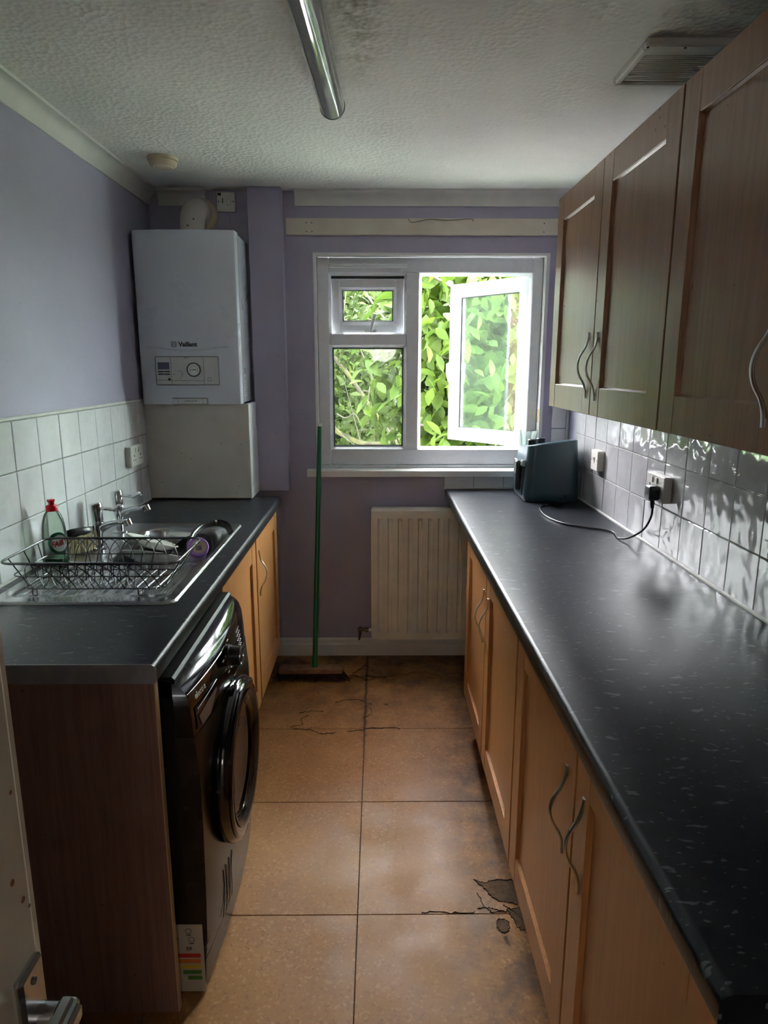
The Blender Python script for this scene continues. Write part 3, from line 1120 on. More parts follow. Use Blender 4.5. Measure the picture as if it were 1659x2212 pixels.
nx, ny = 118, 210
bm = bmesh.new()
grid = []
for j in range(ny + 1):
    row = []
    for i in range(nx + 1):
        x = SX0 + (SX1 - SX0) * i / nx
        y = SY0 + (SY1 - SY0) * j / ny
        r = 0.035
        cx = min(max(x, SX0 + r), SX1 - r)
        cy = min(max(y, SY0 + r), SY1 - r)
        dx, dy = x - cx, y - cy
        dl = math.hypot(dx, dy)
        if dl > r:
            x, y = cx + dx / dl * r, cy + dy / dl * r
        row.append(bm.verts.new((x, y, sink_z(x, y))))
    grid.append(row)
for j in range(ny):
    for i in range(nx):
        bm.faces.new((grid[j][i], grid[j][i + 1], grid[j + 1][i + 1], grid[j + 1][i]))
sk = thing('sink', 'stainless steel inset sink with ridged drainer and single bowl', 'sink', (-0.776, 2.13, WZ))
wpart('basin_and_drainer', bm, 'steel', sk, ang=1.2)
wpart('waste', LT([(0.035, 0.0), (0.035, 0.003), (0.02, 0.002)], 24, (-0.71, 2.29, 0.753)), 'chrome', sk)


def make_tap(label, loc, rz):
    t = thing('pillar_tap', label, 'tap', loc, rz, 'pillar taps behind the sink bowl')
    part('base_flange', LT([(0.027, 0.0), (0.027, 0.003), (0.018, 0.006)], 24), 'chrome', t)
    part('body', LT([(0.0125, 0.004), (0.0125, 0.045), (0.017, 0.062), (0.0185, 0.085), (0.016, 0.096)], 24), 'chrome', t)
    part('spout', TB(spline([(0.004, 0, 0.062), (0.022, 0, 0.078), (0.052, 0, 0.087), (0.088, 0, 0.092), (0.106, 0, 0.094)], 5), [0.012] * 5 + [0.010] * 10 + [0.0085] * 6, 12), 'chrome', t)
    sp = part('outlet', TB([(0.103, 0, 0.100), (0.111, 0, 0.082)], [0.0135, 0.0125], 16), 'chrome', t)
    hd = part('head', TB([(0.0, 0, 0.094), (-0.004, 0, 0.150), (-0.0045, 0, 0.153)], [0.0185, 0.0205, 0.018], 24), 'chrome', t)
    part('lever', TB(spline([(0.008, 0, 0.136), (0.040, 0, 0.135), (0.062, 0, 0.133), (0.078, 0, 0.142), (0.094, 0, 0.146)], 4), [0.0055] * 8 + [0.007] * 4 + [0.0095] * 3 + [0.0085, 0.005], 10, ra=0.0055), 'chrome', t)
    return t


make_tap('chrome pillar tap nearer the dish rack', (-0.938, 2.215, 0.9068), -0.15)
make_tap('chrome pillar tap farther from the dish rack', (-0.955, 2.445, 0.9068), -0.1)


# ---- wire dish rack
rk = thing('dish_rack', 'black wire dish rack standing on the drainer', 'dish rack', (-0.75, 1.80, 0.904))
TX0, TX1, TY0, TY1, TZ = -0.962, -0.512, 1.650, 1.912, 1.018
GX0, GX1, GY0, GY1, GZ = -0.948, -0.578, 1.728, 1.902, 0.926


def ring3(x0, x1, y0, y1, z, r):
    return [(x, y, z) for x, y in rrect(x0, x1, y0, y1, r, 5)]


wpart('top_rim', TB(ring3(TX0, TX1, TY0, TY1, TZ, 0.032), 0.0034, 8, closed=True), 'wire', rk, ang=1.2)
wpart('base_rim', TB(ring3(GX0, GX1, GY0, GY1, GZ, 0.03), 0.0022, 6, closed=True), 'wire', rk, ang=1.2)


def lerp(a, b, t):
    return a + (b - a) * t


wpart('middle_rim', TB(ring3(lerp(GX0, TX0, .5), lerp(GX1, TX1, .5), lerp(GY0, TY0, .5), lerp(GY1, TY1, .5), lerp(GZ, TZ, .5), 0.03), 0.0018, 6, closed=True), 'wire', rk, ang=1.2)
n_a = 9
for side in (0, 1):
    gy, ty = (GY0, TY0) if side == 0 else (GY1, TY1)
    for k in range(n_a):
        x0 = lerp(GX0 + 0.03, GX1 - 0.06, k / (n_a - 1) * 0.92)
        wd = 0.082
        pts = []
        for m in range(13):
            a = PI * m / 12
            t = math.sin(a)
            pts.append((x0 + wd / 2 * (1 - math.cos(a)) * 1.0, lerp(gy, ty, t), lerp(GZ, TZ - 0.002, t)))
        wpart('arch_wire', TB(pts, 0.0015, 5), 'wire', rk, ang=1.2)
for xx in (0, 1):
    gx, tx = (GX0, TX0) if xx == 0 else (GX1, TX1)
    for t in (0.2, 0.5, 0.8):
        wpart('end_wire', TB([(gx, lerp(GY0, GY1, t), GZ), (tx, lerp(TY0, TY1, t), TZ)], 0.0018, 5), 'wire', rk, ang=1.2)
for k in range(13):
    x = lerp(GX0 + 0.02, GX1 - 0.015, k / 12)
    wpart('base_wire', TB([(x, GY0, GZ), (x + 0.004, GY1, GZ)], 0.0016, 5), 'wire', rk, ang=1.2)
for k in range(11):
    x = -0.925 + k * 0.0235
    pts = [(x, 1.800, GZ)] + [(x + 0.013 * (1 - math.cos(PI * m / 8)), 1.800 - 0.012 * m / 8, 0.962 + 0.016 * math.sin(PI * m / 8)) for m in range(9)] + [(x + 0.028, 1.760, GZ)]
    wpart('plate_loop', TB(pts, 0.0015, 5), 'wire', rk, ang=1.2)
for x in (-0.915, -0.635):
    for y in (GY0, GY1):
        wpart('foot_loop', TB([(x - 0.006, y, GZ)] + [(x - 0.006 * math.cos(PI * m / 6), y, 0.912 - 0.0055 * math.sin(PI * m / 6)) for m in range(7)] + [(x + 0.006, y, GZ)], 0.0017, 5), 'wire', rk, ang=1.2)

# ---- washing-up liquid bottle
bo = thing('dish_soap_bottle', 'nearly empty clear washing-up liquid bottle with red cap by the tiles', 'bottle', (-1.003, 2.045, 0.9068))
BP = [(0.030, 0.0), (0.036, 0.004), (0.0375, 0.03), (0.0375, 0.07), (0.0355, 0.095), (0.0335, 0.115), (0.030, 0.135), (0.0245, 0.152), (0.018, 0.163), (0.0155, 0.166)]
BS = 0.72      # flatter front to back


def bprof(z):
    for (r0, z0), (r1, z1) in zip(BP, BP[1:]):
        if z0 <= z <= z1:
            return lerp(r0, r1, (z - z0) / (z1 - z0))
    return BP[-1][0]


BROT = math.radians(14)


def bsurf(a, z, off=0.0):
    r = bprof(z) + off
    x, y = r * math.sin(a), -(bprof(z) * BS + off) * math.cos(a)
    return (x * math.cos(BROT) - y * math.sin(BROT), x * math.sin(BROT) + y * math.cos(BROT), z)


def ellip(prof, n=40):
    bm = bmesh.new()
    rings = []
    for r, z in prof:
        ring = []
        for k in range(n):
            a = 2 * PI * k / n
            x, y = r * math.cos(a), r * BS * math.sin(a)
            ring.append(bm.verts.new((x * math.cos(BROT) - y * math.sin(BROT), x * math.sin(BROT) + y * math.cos(BROT), z)))
        rings.append(ring)
    for q, w in zip(rings, rings[1:]):
        for k in range(n):
            bm.faces.new((q[k], q[(k + 1) % n], w[(k + 1) % n], w[k]))
    bm.faces.new(rings[0][::-1])
    bm.faces.new(rings[-1])
    return bm


part('bottle_body', ellip(BP), 'bottle_clear', bo, ang=1.0)
part('liquid', ellip([(0.028, 0.002), (0.034, 0.005), (0.0355, 0.016)]), 'liquid_green', bo)
cpn = part('cap', LT([(0.0165, 0.164), (0.0165, 0.179), (0.0155, 0.181), (0.0085, 0.182), (0.0085, 0.190), (0.0112, 0.194), (0.0112, 0.199)], 24), 'cap_red', bo, label='red push-pull cap')


def bdisc(ra, rz, a0, z0, off, nseg=30, nr=6):
    bm = bmesh.new()
    cen = bm.verts.new(bsurf(a0, z0, off))
    prev = None
    for q in range(1, nr + 1):
        ring = [bm.verts.new(bsurf(a0 + ra * q / nr * math.cos(2 * PI * k / nseg), z0 + rz * q / nr * math.sin(2 * PI * k / nseg), off)) for k in range(nseg)]
        for k in range(nseg):
            if prev is None:
                bm.faces.new((cen, ring[k], ring[(k + 1) % nseg]))
            else:
                bm.faces.new((prev[k], ring[k], ring[(k + 1) % nseg], prev[(k + 1) % nseg]))
        prev = ring
    return bm


LA = 0.42
lb = part('label', bdisc(0.82, 0.034, LA, 0.067, 0.0008), 'label_green', bo)
part('label_centre', bdisc(0.62, 0.026, LA + 0.08, 0.066, 0.0014), 'label_white', lb)
me = text_mesh('FAIRY', 0.019, bold=0.0006)
for v in me.vertices:
    x, y = v.co.x, v.co.y
    v.co = Vector(bsurf(LA + 0.08 + x / 0.034 * 0.86, 0.066 + y * 1.25 + x * 0.15, 0.0021))
link('lettering', me, 'label_red', lb)

# ---- scrubbing brush lying behind the rack
sb = thing('scrubbing_brush', 'black scrubbing brush with cream bristles lying beside the soap bottle', 'brush', (-0.985, 2.20, 0.9068))
bm = bmesh.new()
tube(bm, spline([(-1.025, 2.165, 0.957), (-1.01, 2.185, 0.960), (-0.985, 2.235, 0.955), (-0.985, 2.28, 0.947), (-0.988, 2.335, 0.944), (-0.990, 2.365, 0.938)], 4), [0.006] * 2 + [0.020] * 10 + [0.013] * 4 + [0.012] * 4 + [0.008], 12, ra=0.009)
wpart('back', bm, 'black_plastic', sb, ang=1.0)
bm = bmesh.new()
for k in range(230):
    t, s_ = random.random(), random.uniform(-1, 1)
    bx_ = lerp(-1.012, -0.972, t) + s_ * 0.012
    by_ = lerp(2.165, 2.235, t) - s_ * 0.012
    dx_, dy_ = random.gauss(0.014, 0.006), random.gauss(-0.040, 0.007)
    tube(bm, [(bx_, by_, 0.953), (bx_ + dx_ * .6, by_ + dy_ * .6, 0.932), (bx_ + dx_, by_ + dy_, 0.912 + random.uniform(-.002, .006))], 0.0016, 4, caps=False)
wpart('bristles', bm, 'bristle_cream', sb)['kind'] = 'stuff'


# ---- crockery and pan in the bowl
def place(o, loc, rot):
    o.location = loc
    o.rotation_euler = rot
    return o


def dish(name, label, r, hgt, loc, rot):
    t = thing(name, label, 'plate', loc, 0)
    t.rotation_euler = rot
    prof_o = [(r * 0.55, 0.0), (r * 0.58, 0.004), (r * 0.80, hgt * 0.45), (r, hgt), (r * 0.985, hgt + 0.003), (r * 0.78, hgt * 0.45 + 0.005), (r * 0.55, 0.007), (0.002, 0.006)]
    part('dish', LT(prof_o, 48, cap1=True), 'china', t, ang=1.0)
    return t


dish('dinner_plate', 'white plate propped at the front of the sink bowl', 0.112, 0.022, (-0.736, 2.150, 0.872), (math.radians(-24), math.radians(6), 0))
dish('dinner_plate', 'white plate leaning behind the front plate under the taps', 0.090, 0.024, (-0.800, 2.310, 0.884), (math.radians(-14), math.radians(16), 0))
pn = thing('frying_pan', 'black frying pan with a curved handle in the far corner of the sink', 'pan', (-0.650, 2.340, 0.838))
pn.rotation_euler = (math.radians(28), math.radians(-12), 0)
part('pan_body', LT([(0.052, 0.0), (0.072, 0.030), (0.078, 0.044), (0.075, 0.045), (0.068, 0.030), (0.050, 0.004), (0.002, 0.003)], 40), 'pan_black', pn, ang=1.0)
hnd = thing('ladle', 'black curved plastic handle lying across the far corner of the sink bowl', 'utensil', (-0.575, 2.35, 0.93))
wpart('grip', TB(spline([(-0.628, 2.165, 0.925), (-0.628, 2.230, 0.946), (-0.612, 2.300, 0.960), (-0.575, 2.345, 0.962), (-0.540, 2.350, 0.952), (-0.522, 2.330, 0.930)], 6), [0.010] * 6 + [0.0115] * 12 + [0.013] * 13, 10, ra=0.007), 'black_plastic', hnd, ang=1.0)
wpart('ferrule', TB([(-0.580, 2.341, 0.964), (-0.574, 2.345, 0.964)], 0.0105, 12), 'chrome', hnd)
pt = thing('purple_tub', 'small purple lidded tub lying in the front corner of the sink bowl', 'tub', (-0.590, 2.145, 0.926))
pt.rotation_euler = (math.radians(52), 0, math.radians(22))
part('tub_body', LT([(0.028, -0.075), (0.031, -0.070), (0.033, -0.006)], 32), 'purple_pale', pt)
ld_ = part('lid', LT([(0.0345, -0.008), (0.0345, 0.006), (0.032, 0.0095), (0.002, 0.0095)], 36), 'purple', pt, label='purple screw lid')
part('lid_label', LT([(0.0235, 0.0092), (0.0235, 0.0103)], 30, (0.003, -0.001, 0)), 'label_tan', ld_)
link('lettering', text_mesh('C', 0.011), 'print_dark', ld_, (0.006, 0.012, 0.0106))
bm = bmesh.new()
for k in range(9):
    w_ = random.choice((0.0008, 0.0014))
    box(bm, -0.008 + k * 0.0022, -0.008 + k * 0.0022 + w_, -0.014, 0.002, 0.0103, 0.0108)
part('barcode', bm, 'print_dark', ld_)

# ================================================================== WASHING MACHINE
wm = thing('washing_machine', 'black front loading washing machine under the left worktop', 'washing machine', (-0.72, 1.685, 0))
WY0, WY1 = 1.388, 1.982
wpart('cabinet', B(-1.03, -0.452, WY0, WY1, 0.015, 0.832, 0.006), 'black_case', wm)


def wm_bulge(y):
    s_ = (y - WY0) / (WY1 - WY0)
    return max(0.0, math.sin(PI * s_)) ** 0.8


def wm_surf(prof, bul, n=22):
    bm = bmesh.new()
    rows = []
    for j in range(n + 1):
        y = lerp(WY0, WY1, j / n)
        rows.append([bm.verts.new((x + b_ * wm_bulge(y), y, z)) for (x, z), b_ in zip(prof, bul)])
    for q, w in zip(rows, rows[1:]):
        for k in range(len(prof) - 1):
            bm.faces.new((q[k], q[k + 1], w[k + 1], w[k]))
    bm.faces.new(rows[0])
    bm.faces.new(rows[-1][::-1])
    bmesh.ops.recalc_face_normals(bm, faces=bm.faces)
    return bm


fas = wpart('control_fascia', wm_surf([(-0.456, 0.690), (-0.416, 0.690), (-0.418, 0.735), (-0.423, 0.775), (-0.430, 0.797), (-0.442, 0.812), (-0.462, 0.822), (-0.500, 0.832), (-0.540, 0.836), (-0.540, 0.80), (-0.456, 0.78)],
                                      [0, .026, .026, .026, .026, .024, .016, .006, 0, 0, 0]), 'black_gloss', wm, ang=0.9)
frp = wpart('front_panel', wm_surf([(-0.456, 0.10), (-0.420, 0.10), (-0.414, 0.16), (-0.410, 0.30), (-0.407, 0.47), (-0.408, 0.60), (-0.415, 0.688), (-0.456, 0.688)], [0, .020, .024, .026, .026, .026, .026, 0]), 'black_front', wm, ang=0.9)
kick = wpart('kick_panel', wm_surf([(-0.456, 0.02), (-0.424, 0.02), (-0.420, 0.097), (-0.456, 0.097)], [0, .018, .019, 0]), 'black_front', wm, ang=0.9)
for y in (1.43, 1.94):
    wpart('foot', LT([(0.022, 0.0), (0.022, 0.008), (0.012, 0.010), (0.012, 0.018)], 16, (-0.50, y, 0)), 'plastic_hole', wm)
    wpart('foot', LT([(0.022, 0.0), (0.022, 0.008), (0.012, 0.010), (0.012, 0.018)], 16, (-0.95, y, 0)), 'plastic_hole', wm)


def fx(y, z):
    """x of the front surface"""
    pr = [(0.10, -0.420), (0.16, -0.414), (0.30, -0.410), (0.47, -0.407), (0.60, -0.408), (0.69, -0.415), (0.735, -0.418), (0.775, -0.423), (0.797, -0.430), (0.812, -0.442)]
    x = pr[0][1]
    for (z0, x0), (z1, x1) in zip(pr, pr[1:]):
        if z0 <= z <= z1:
            x = lerp(x0, x1, (z - z0) / (z1 - z0))
    return x + 0.026 * wm_bulge(y)


DYC, DZC = 1.655, 0.478
x_ = fx(DYC, DZC) - 0.006
dr = wpart('door_ring', LT([(0.212, 0.0), (0.214, 0.014), (0.206, 0.026), (0.190, 0.032), (0.172, 0.030), (0.158, 0.022), (0.150, 0.010), (0.150, 0.004)], 64, (x_, DYC, DZC), 'x', cap0=False, cap1=False), 'black_gloss', wm, ang=0.9)
wpart('door_trim', LT([(0.176, 0.0322), (0.172, 0.0335), (0.168, 0.0320), (0.160, 0.0240), (0.1595, 0.0235)], 64, (x_, DYC, DZC), 'x', cap0=False, cap1=False), 'black_front', dr, ang=0.9)
wpart('door_well', LT([(0.150, 0.012), (0.140, 0.004), (0.120, -0.004), (0.06, -0.008), (0.002, -0.009)], 56, (x_ + 0.004, DYC, DZC), 'x', cap0=False), 'black_front', dr, ang=0.9)
wpart('door_glass', LT([(0.149, 0.010), (0.135, 0.013), (0.10, 0.006), (0.05, 0.003), (0.002, 0.002)], 56, (x_ + 0.004, DYC, DZC), 'x', cap0=False), 'smoked_glass', dr, ang=0.9)
# grip recess on the door
bm = bmesh.new()
tube(bm, [(x_ + 0.030, DYC + 0.196 * math.cos(a), DZC + 0.196 * math.sin(a)) for a in [math.radians(60 + 6 * k) for k in range(30)]], 0.010, 8, ra=0.006)
wpart('door_grip', bm, 'black_gloss', dr, ang=1.0)
# knob
kx = fx(1.665, 0.762)
kn = wpart('programme_knob', LT([(0.030, -0.006), (0.030, 0.003), (0.0265, 0.006), (0.025, 0.034)], 36, (kx, 1.665, 0.762), 'x', cap1=False), 'black_plastic', fas, ang=0.7)
wpart('knob_rim', LT([(0.025, 0.033), (0.0245, 0.037), (0.0225, 0.037), (0.022, 0.034)], 36, (kx, 1.665, 0.762), 'x', cap0=False, cap1=False), 'silver_plastic', kn)
wpart('knob_face', LT([(0.0225, 0.034), (0.002, 0.035)], 36, (kx, 1.665, 0.762), 'x', cap0=False), 'black_gloss', kn)
# lines, drawer, print
bm = bmesh.new()
tube(bm, [(fx(lerp(1.392, 1.625, k / 10), 0.7905) + 0.0006, lerp(1.392, 1.625, k / 10), 0.7905) for k in range(11)], 0.0010, 5)
wpart('trim_line', bm, 'silver_plastic', fas)


def fpatch(y0, y1, z0, z1, off=0.0012, n=6):
    bm = bmesh.new()
    g = [[bm.verts.new((fx(lerp(y0, y1, i / n), lerp(z0, z1, j / n)) + off, lerp(y0, y1, i / n), lerp(z0, z1, j / n))) for i in range(n + 1)] for j in range(n + 1)]
    for j in range(n):
        for i in range(n):
            bm.faces.new((g[j][i], g[j][i + 1], g[j + 1][i + 1], g[j + 1][i]))
    return bm


dw = wpart('detergent_drawer', fpatch(1.405, 1.545, 0.697, 0.752, 0.002), 'black_gloss', fas)
bm = bmesh.new()
pp = [(1.415, 0.727), (1.530, 0.742), (1.535, 0.735), (1.475, 0.700), (1.425, 0.698)]
f = bm.faces.new([bm.verts.new((fx(y, z) + 0.0035, y, z)) for y, z in pp])
bmesh.ops.recalc_face_normals(bm, faces=bm.faces)
wpart('drawer_grip', bm, 'silver_plastic', dw)
bm = bmesh.new()
tube(bm, [(fx(lerp(1.415, 1.54, k / 8), 0.748) + 0.003, lerp(1.415, 1.54, k / 8), lerp(0.744, 0.757, k / 8)) for k in range(9)], 0.0014, 5)
wpart('drawer_edge', bm, 'silver_plastic', dw)


def front_text(s_, size, y, z, mat, parent, off=0.0022):
    me = text_mesh(s_, size)
    o = link('lettering', me, mat, parent)
    for v in me.vertices:
        yy, zz = y + v.co.x, z + v.co.y
        v.co = Vector((fx(yy, zz) + off + v.co.z, yy, zz)) - world_off(parent)
    return o


front_text('electra', 0.022, 1.445, 0.774, 'print_white', fas)
bm = bmesh.new()
for i in range(4):
    for j in range(7):
        y, z = 1.795 + i * 0.014, 0.700 + j * 0.0125
        box(bm, fx(y, z), fx(y, z) + 0.0016, y - 0.0035, y + 0.0035, z - 0.0012, z + 0.0012)
for k in range(9):
    a = 2 * PI * k / 9 + 0.2
    y, z = 1.665 + 0.046 * math.cos(a), 0.762 + 0.040 * math.sin(a)
    if z < 0.80:
        box(bm, fx(y, z), fx(y, z) + 0.0012, y - 0.007, y + 0.007, z - 0.0012, z + 0.0012)
wpart('panel_print', bm, 'print_white', fas)['kind'] = 'stuff'
wpart('filter_flap', fpatch(1.80, 1.92, 0.13, 0.26, 0.0012), 'black_front', frp)
bm = bmesh.new()
for k in range(4):
    y = 1.50 + 0.022 * k
    tube(bm, [(fx(y, z) + 0.0004, y + 0.006 * math.sin(z * 40 + k), z) for z in (0.255, 0.20, 0.15, 0.115)], 0.0010, 4)
wpart('drip_marks', bm, 'black_case', frp)

# energy leaflet stuck to the machine's side
en = thing('energy_leaflet', 'paper energy label with coloured bars on the washing machine side', 'leaflet', (-0.48, 1.386, 0.0))
wpart('sheet', B(-0.565, -0.424, 1.3855, 1.3865, 0.004, 0.196), 'paper', en)
for k, (w_, mt) in enumerate(((0.064, 'bar_red'), (0.056, 'bar_orange'), (0.050, 'bar_yellow'), (0.045, 'bar_green'), (0.034, 'bar_green'))):
    wpart('rating_bar', B(-0.432 - w_, -0.432, 1.3848, 1.3856, 0.103 - k * 0.016, 0.114 - k * 0.016), mt, en)
link('lettering', text_mesh('59', 0.014), 'print_dark', en, (0.021, -0.0014, 0.128), (PI / 2, 0, 0))
bm = bmesh.new()
for x, z in ((-0.458, 0.178), (-0.452, 0.154), (-0.492, 0.156), (-0.495, 0.176)):
    tube(bm, [(x + 0.007 * math.cos(2 * PI * k / 12), 1.3852, z + 0.007 * math.sin(2 * PI * k / 12)) for k in range(12)], 0.0007, 4, closed=True)
    box(bm, x - 0.006, x + 0.006, 1.3849, 1.3855, z - 0.012, z - 0.010)
wpart('pictograms', bm, 'print_dark', en)

# ================================================================== BOILER WALL
bl = thing('boiler', 'white wall hung gas boiler in the left back corner', 'boiler', (-0.83, 3.22, 1.340))
X0, X1, Z0, Z1 = -1.050, -0.612, 1.340, 2.070
wpart('chassis', B(X0 + 0.004, X1 - 0.004, 3.115, D - 0.004, Z0 + 0.004, Z1 - 0.004), 'boiler_white', bl)
bm = bmesh.new()
pl = [(X0, 3.118)] + [(X0 + 0.008 * (1 - math.cos(a)), 3.078 - 0.008 * math.sin(a)) for a in (0, .5, 1.0, PI / 2)]
for k in range(9):
    t = k / 8
    pl.append((lerp(X0 + 0.02, X1 - 0.02, t), 3.068 - 0.010 * math.sin(PI * t)))
pl += [(X1 - 0.008 * (1 - math.cos(a)), 3.078 - 0.008 * math.sin(a)) for a in (PI / 2, 1.0, .5, 0)] + [(X1, 3.118)]
prism(bm, pl, 'z', Z0, Z1)
cov = wpart('front_cover', bm, 'boiler_white', bl, ang=0.5)


def by(x):
    t = (x - X0 - 0.02) / (X1 - X0 - 0.04)
    return 3.068 - 0.010 * math.sin(PI * max(0, min(1, t)))


wpart('cover_seam', B(X1 - 0.006, X1 + 0.0025, 3.118, 3.124, Z0, Z1), 'boiler_trim', bl)
wpart('cover_seam', B(X1 - 0.006, X1 + 0.0015, 3.130, 3.134, Z0, Z1), 'gasket_grey', bl)
# curved crease under the badge
bm = bmesh.new()
pts = []
for k in range(25):
    t = k / 24
    x = lerp(X0 + 0.03, X1 - 0.05, t)
    pts.append((x, by(x) + 0.0022, 1.588 - 0.016 * math.sin(PI * t) ** 1.5))
tube(bm, pts, 0.0045, 6)
wpart('front_crease', bm, 'boiler_white', cov, ang=1.0)


def face_text(s_, size, x, z, mat, parent, y, bold=0.0):
    return link('lettering', text_mesh(s_, size, bold=bold), mat, parent, Vector((x, y, z)) - world_off(parent), (PI / 2, 0, 0))


face_text('Vaillant', 0.027, -0.833, 1.598, 'print_dark', cov, by(-0.833) - 0.0006, 0.0011)
bm = bmesh.new()
sq = rrect(-0.905, -0.884, 1.589, 1.609, 0.004, 4)
tube(bm, [(x, by(x) - 0.0005, z) for x, z in sq], 0.0013, 5, closed=True)
tube(bm, [(-0.899, by(-.9) - 0.0005, 1.593), (-0.898, by(-.9) - 0.0005, 1.604), (-0.892, by(-.9) - 0.0005, 1.603), (-0.889, by(-.9) - 0.0005, 1.594)], 0.0013, 5)
wpart('logo_badge', bm, 'print_grey', cov)
# control panel
CX0, CX1, CZ0, CZ1 = -0.980, -0.702, 1.424, 1.547
cy0 = 3.0555
cpn = wpart('control_panel', B(CX0, CX1, cy0, 3.075, CZ0, CZ1, 0.004), 'boiler_grey', bl)
bm = bmesh.new()
tube(bm, [(x, cy0 + 0.0005, z) for x, z in rrect(CX0, CX1, CZ0, CZ1, 0.005, 4)], 0.0011, 5, closed=True)
for x in (-0.912, -0.768):
    tube(bm, [(x, cy0, CZ0), (x, cy0, CZ1)], 0.0007, 4)
tube(bm, [(CX0, cy0, CZ0 + 0.021), (-0.768, cy0, CZ0 + 0.019)], 0.0007, 4)
wpart('panel_seams', bm, 'print_grey', cpn)
wpart('display', B(-0.969, -0.919, cy0 - 0.0008, cy0, 1.491, 1.522), 'lcd', cpn)
for x in (-0.957, -0.930):
    for z in (1.482, 1.471):
        wpart('button', B(x - 0.0125, x + 0.0125, cy0 - 0.0012, cy0, z - 0.003, z + 0.003, 0.0008, 1), 'print_dark', cpn)
wpart('reset_button', LT([(0.0058, 0.0), (0.005, -0.0014)], 16, (-0.922, cy0, 1.448), 'y'), 'print_dark', cpn)
tk = wpart('temperature_knob', LT([(0.0165, 0.0), (0.0155, -0.003)], 28, (-0.878, cy0, 1.470), 'y'), 'boiler_grey', cpn)
wpart('knob_bar', B(-0.892, -0.864, cy0 - 0.008, cy0 - 0.003, 1.468, 1.474, 0.001, 1), 'boiler_white', tk)
wpart('knob_dot', LT([(0.0025, 0), (0.0022, -0.0006)], 10, (-0.902, cy0, 1.470), 'y'), 'print_grey', tk)
gg = wpart('pressure_gauge', LT([(0.031, 0.0), (0.031, -0.006), (0.028, -0.007), (0.0255, -0.004)], 40, (-0.812, cy0, 1.490), 'y', cap1=False), 'print_grey', cpn)
wpart('gauge_face', LT([(0.0265, -0.003), (0.002, -0.0031)], 36, (-0.812, cy0, 1.490), 'y'), 'label_white', gg)
bm = bmesh.new()
tube(bm, [(-0.829, cy0 - 0.0036, 1.489), (-0.800, cy0 - 0.0036, 1.490)], [0.0008, 0.0016], 5)
tube(bm, [(-0.812 + 0.017 * math.cos(math.radians(a)), cy0 - 0.0034, 1.490 + 0.017 * math.sin(math.radians(a))) for a in range(-40, 221, 13)], 0.0006, 4)
box(bm, -0.816, -0.808, cy0 - 0.0037, cy0 - 0.0031, 1.4885, 1.4915)
wpart('gauge_needle', bm, 'print_dark', gg)
bm = bmesh.new()
tube(bm, [(-0.745 + 0.0085 * math.cos(2 * PI * k / 20), cy0 - 0.0004, 1.448 + 0.0085 * math.sin(2 * PI * k / 20)) for k in range(20)], 0.0007, 4, closed=True)
wpart('power_button', bm, 'print_grey', cpn)
face_text('Vaillant', 0.0066, -0.845, 1.541, 'print_dark', cpn, cy0 - 0.0006)
tb = wpart('bottom_tab', B(-0.912, -0.758, 3.0535, 3.07, Z0 + 0.0005, 1.366, 0.003), 'boiler_grey', bl)
face_text('ecoTEC pro 28', 0.0085, -0.834, 1.354, 'print_dark', tb, 3.0529)
bm = bmesh.new()
for x in (-0.890, -0.780):
    tube(bm, [(x, 3.0535, Z0 + 0.002), (x, 3.0535, 1.365)], 0.0006, 4)
tube(bm, [(-0.758, 3.0545, Z0), (-0.758, 3.0545, 1.364), (-0.762, 3.0542, 1.367), (-0.912, 3.0545, 1.367)], 0.0012, 4)
wpart('tab_seams', bm, 'print_grey', tb)
st = wpart('rating_sticker', B(X1 - 0.0042, X1 - 0.0033, 3.16, 3.225, 1.37, 1.47), 'label_white', bl)
bm = bmesh.new()
for k in range(9):
    box(bm, X1 - 0.0034, X1 - 0.003, 3.165, 3.165 + (0.055 if k % 3 else 0.035), 1.380 + 0.009 * k, 1.3818 + 0.009 * k)
wpart('sticker_print', bm, 'print_grey', st)

fl = thing('boiler_flue', 'white elbow flue pipe from boiler top into the back wall', 'flue', (-0.83, 3.25, 2.070))
pp = [(-0.832, 3.250, 2.071), (-0.832, 3.250, 2.14)] + [(-0.832 + 0.006 * math.sin(a), 3.25 + 0.085 * (1 - math.cos(a)), 2.14 + 0.060 * math.sin(a)) for a in [PI / 2 * k / 8 for k in range(1, 9)]] + [(-0.824, 3.385, 2.200)]
wpart('elbow', TB(pp, 0.054, 32), 'boxing_white', fl, ang=0.9)
wpart('collar', LT([(0.060, 0.0), (0.060, 0.016), (0.055, 0.018)], 32, (-0.832, 3.25, 2.0712)), 'boxing_white', fl)
wpart('wall_flange', LT([(0.056, -0.016), (0.070, -0.014), (0.077, -0.004), (0.077, 0.0)], 36, (-0.826, D - 0.001, 2.192), 'y'), 'plastic_aged', fl)
for a in (0.4, 1.3):
    wpart('screw', LT([(0.004, -0.002), (0.003, 0.0)], 8, (-0.832 - 0.02 + 0.03 * a, 3.197, 2.10 + 0.03 * a), 'y'), 'nail', fl)

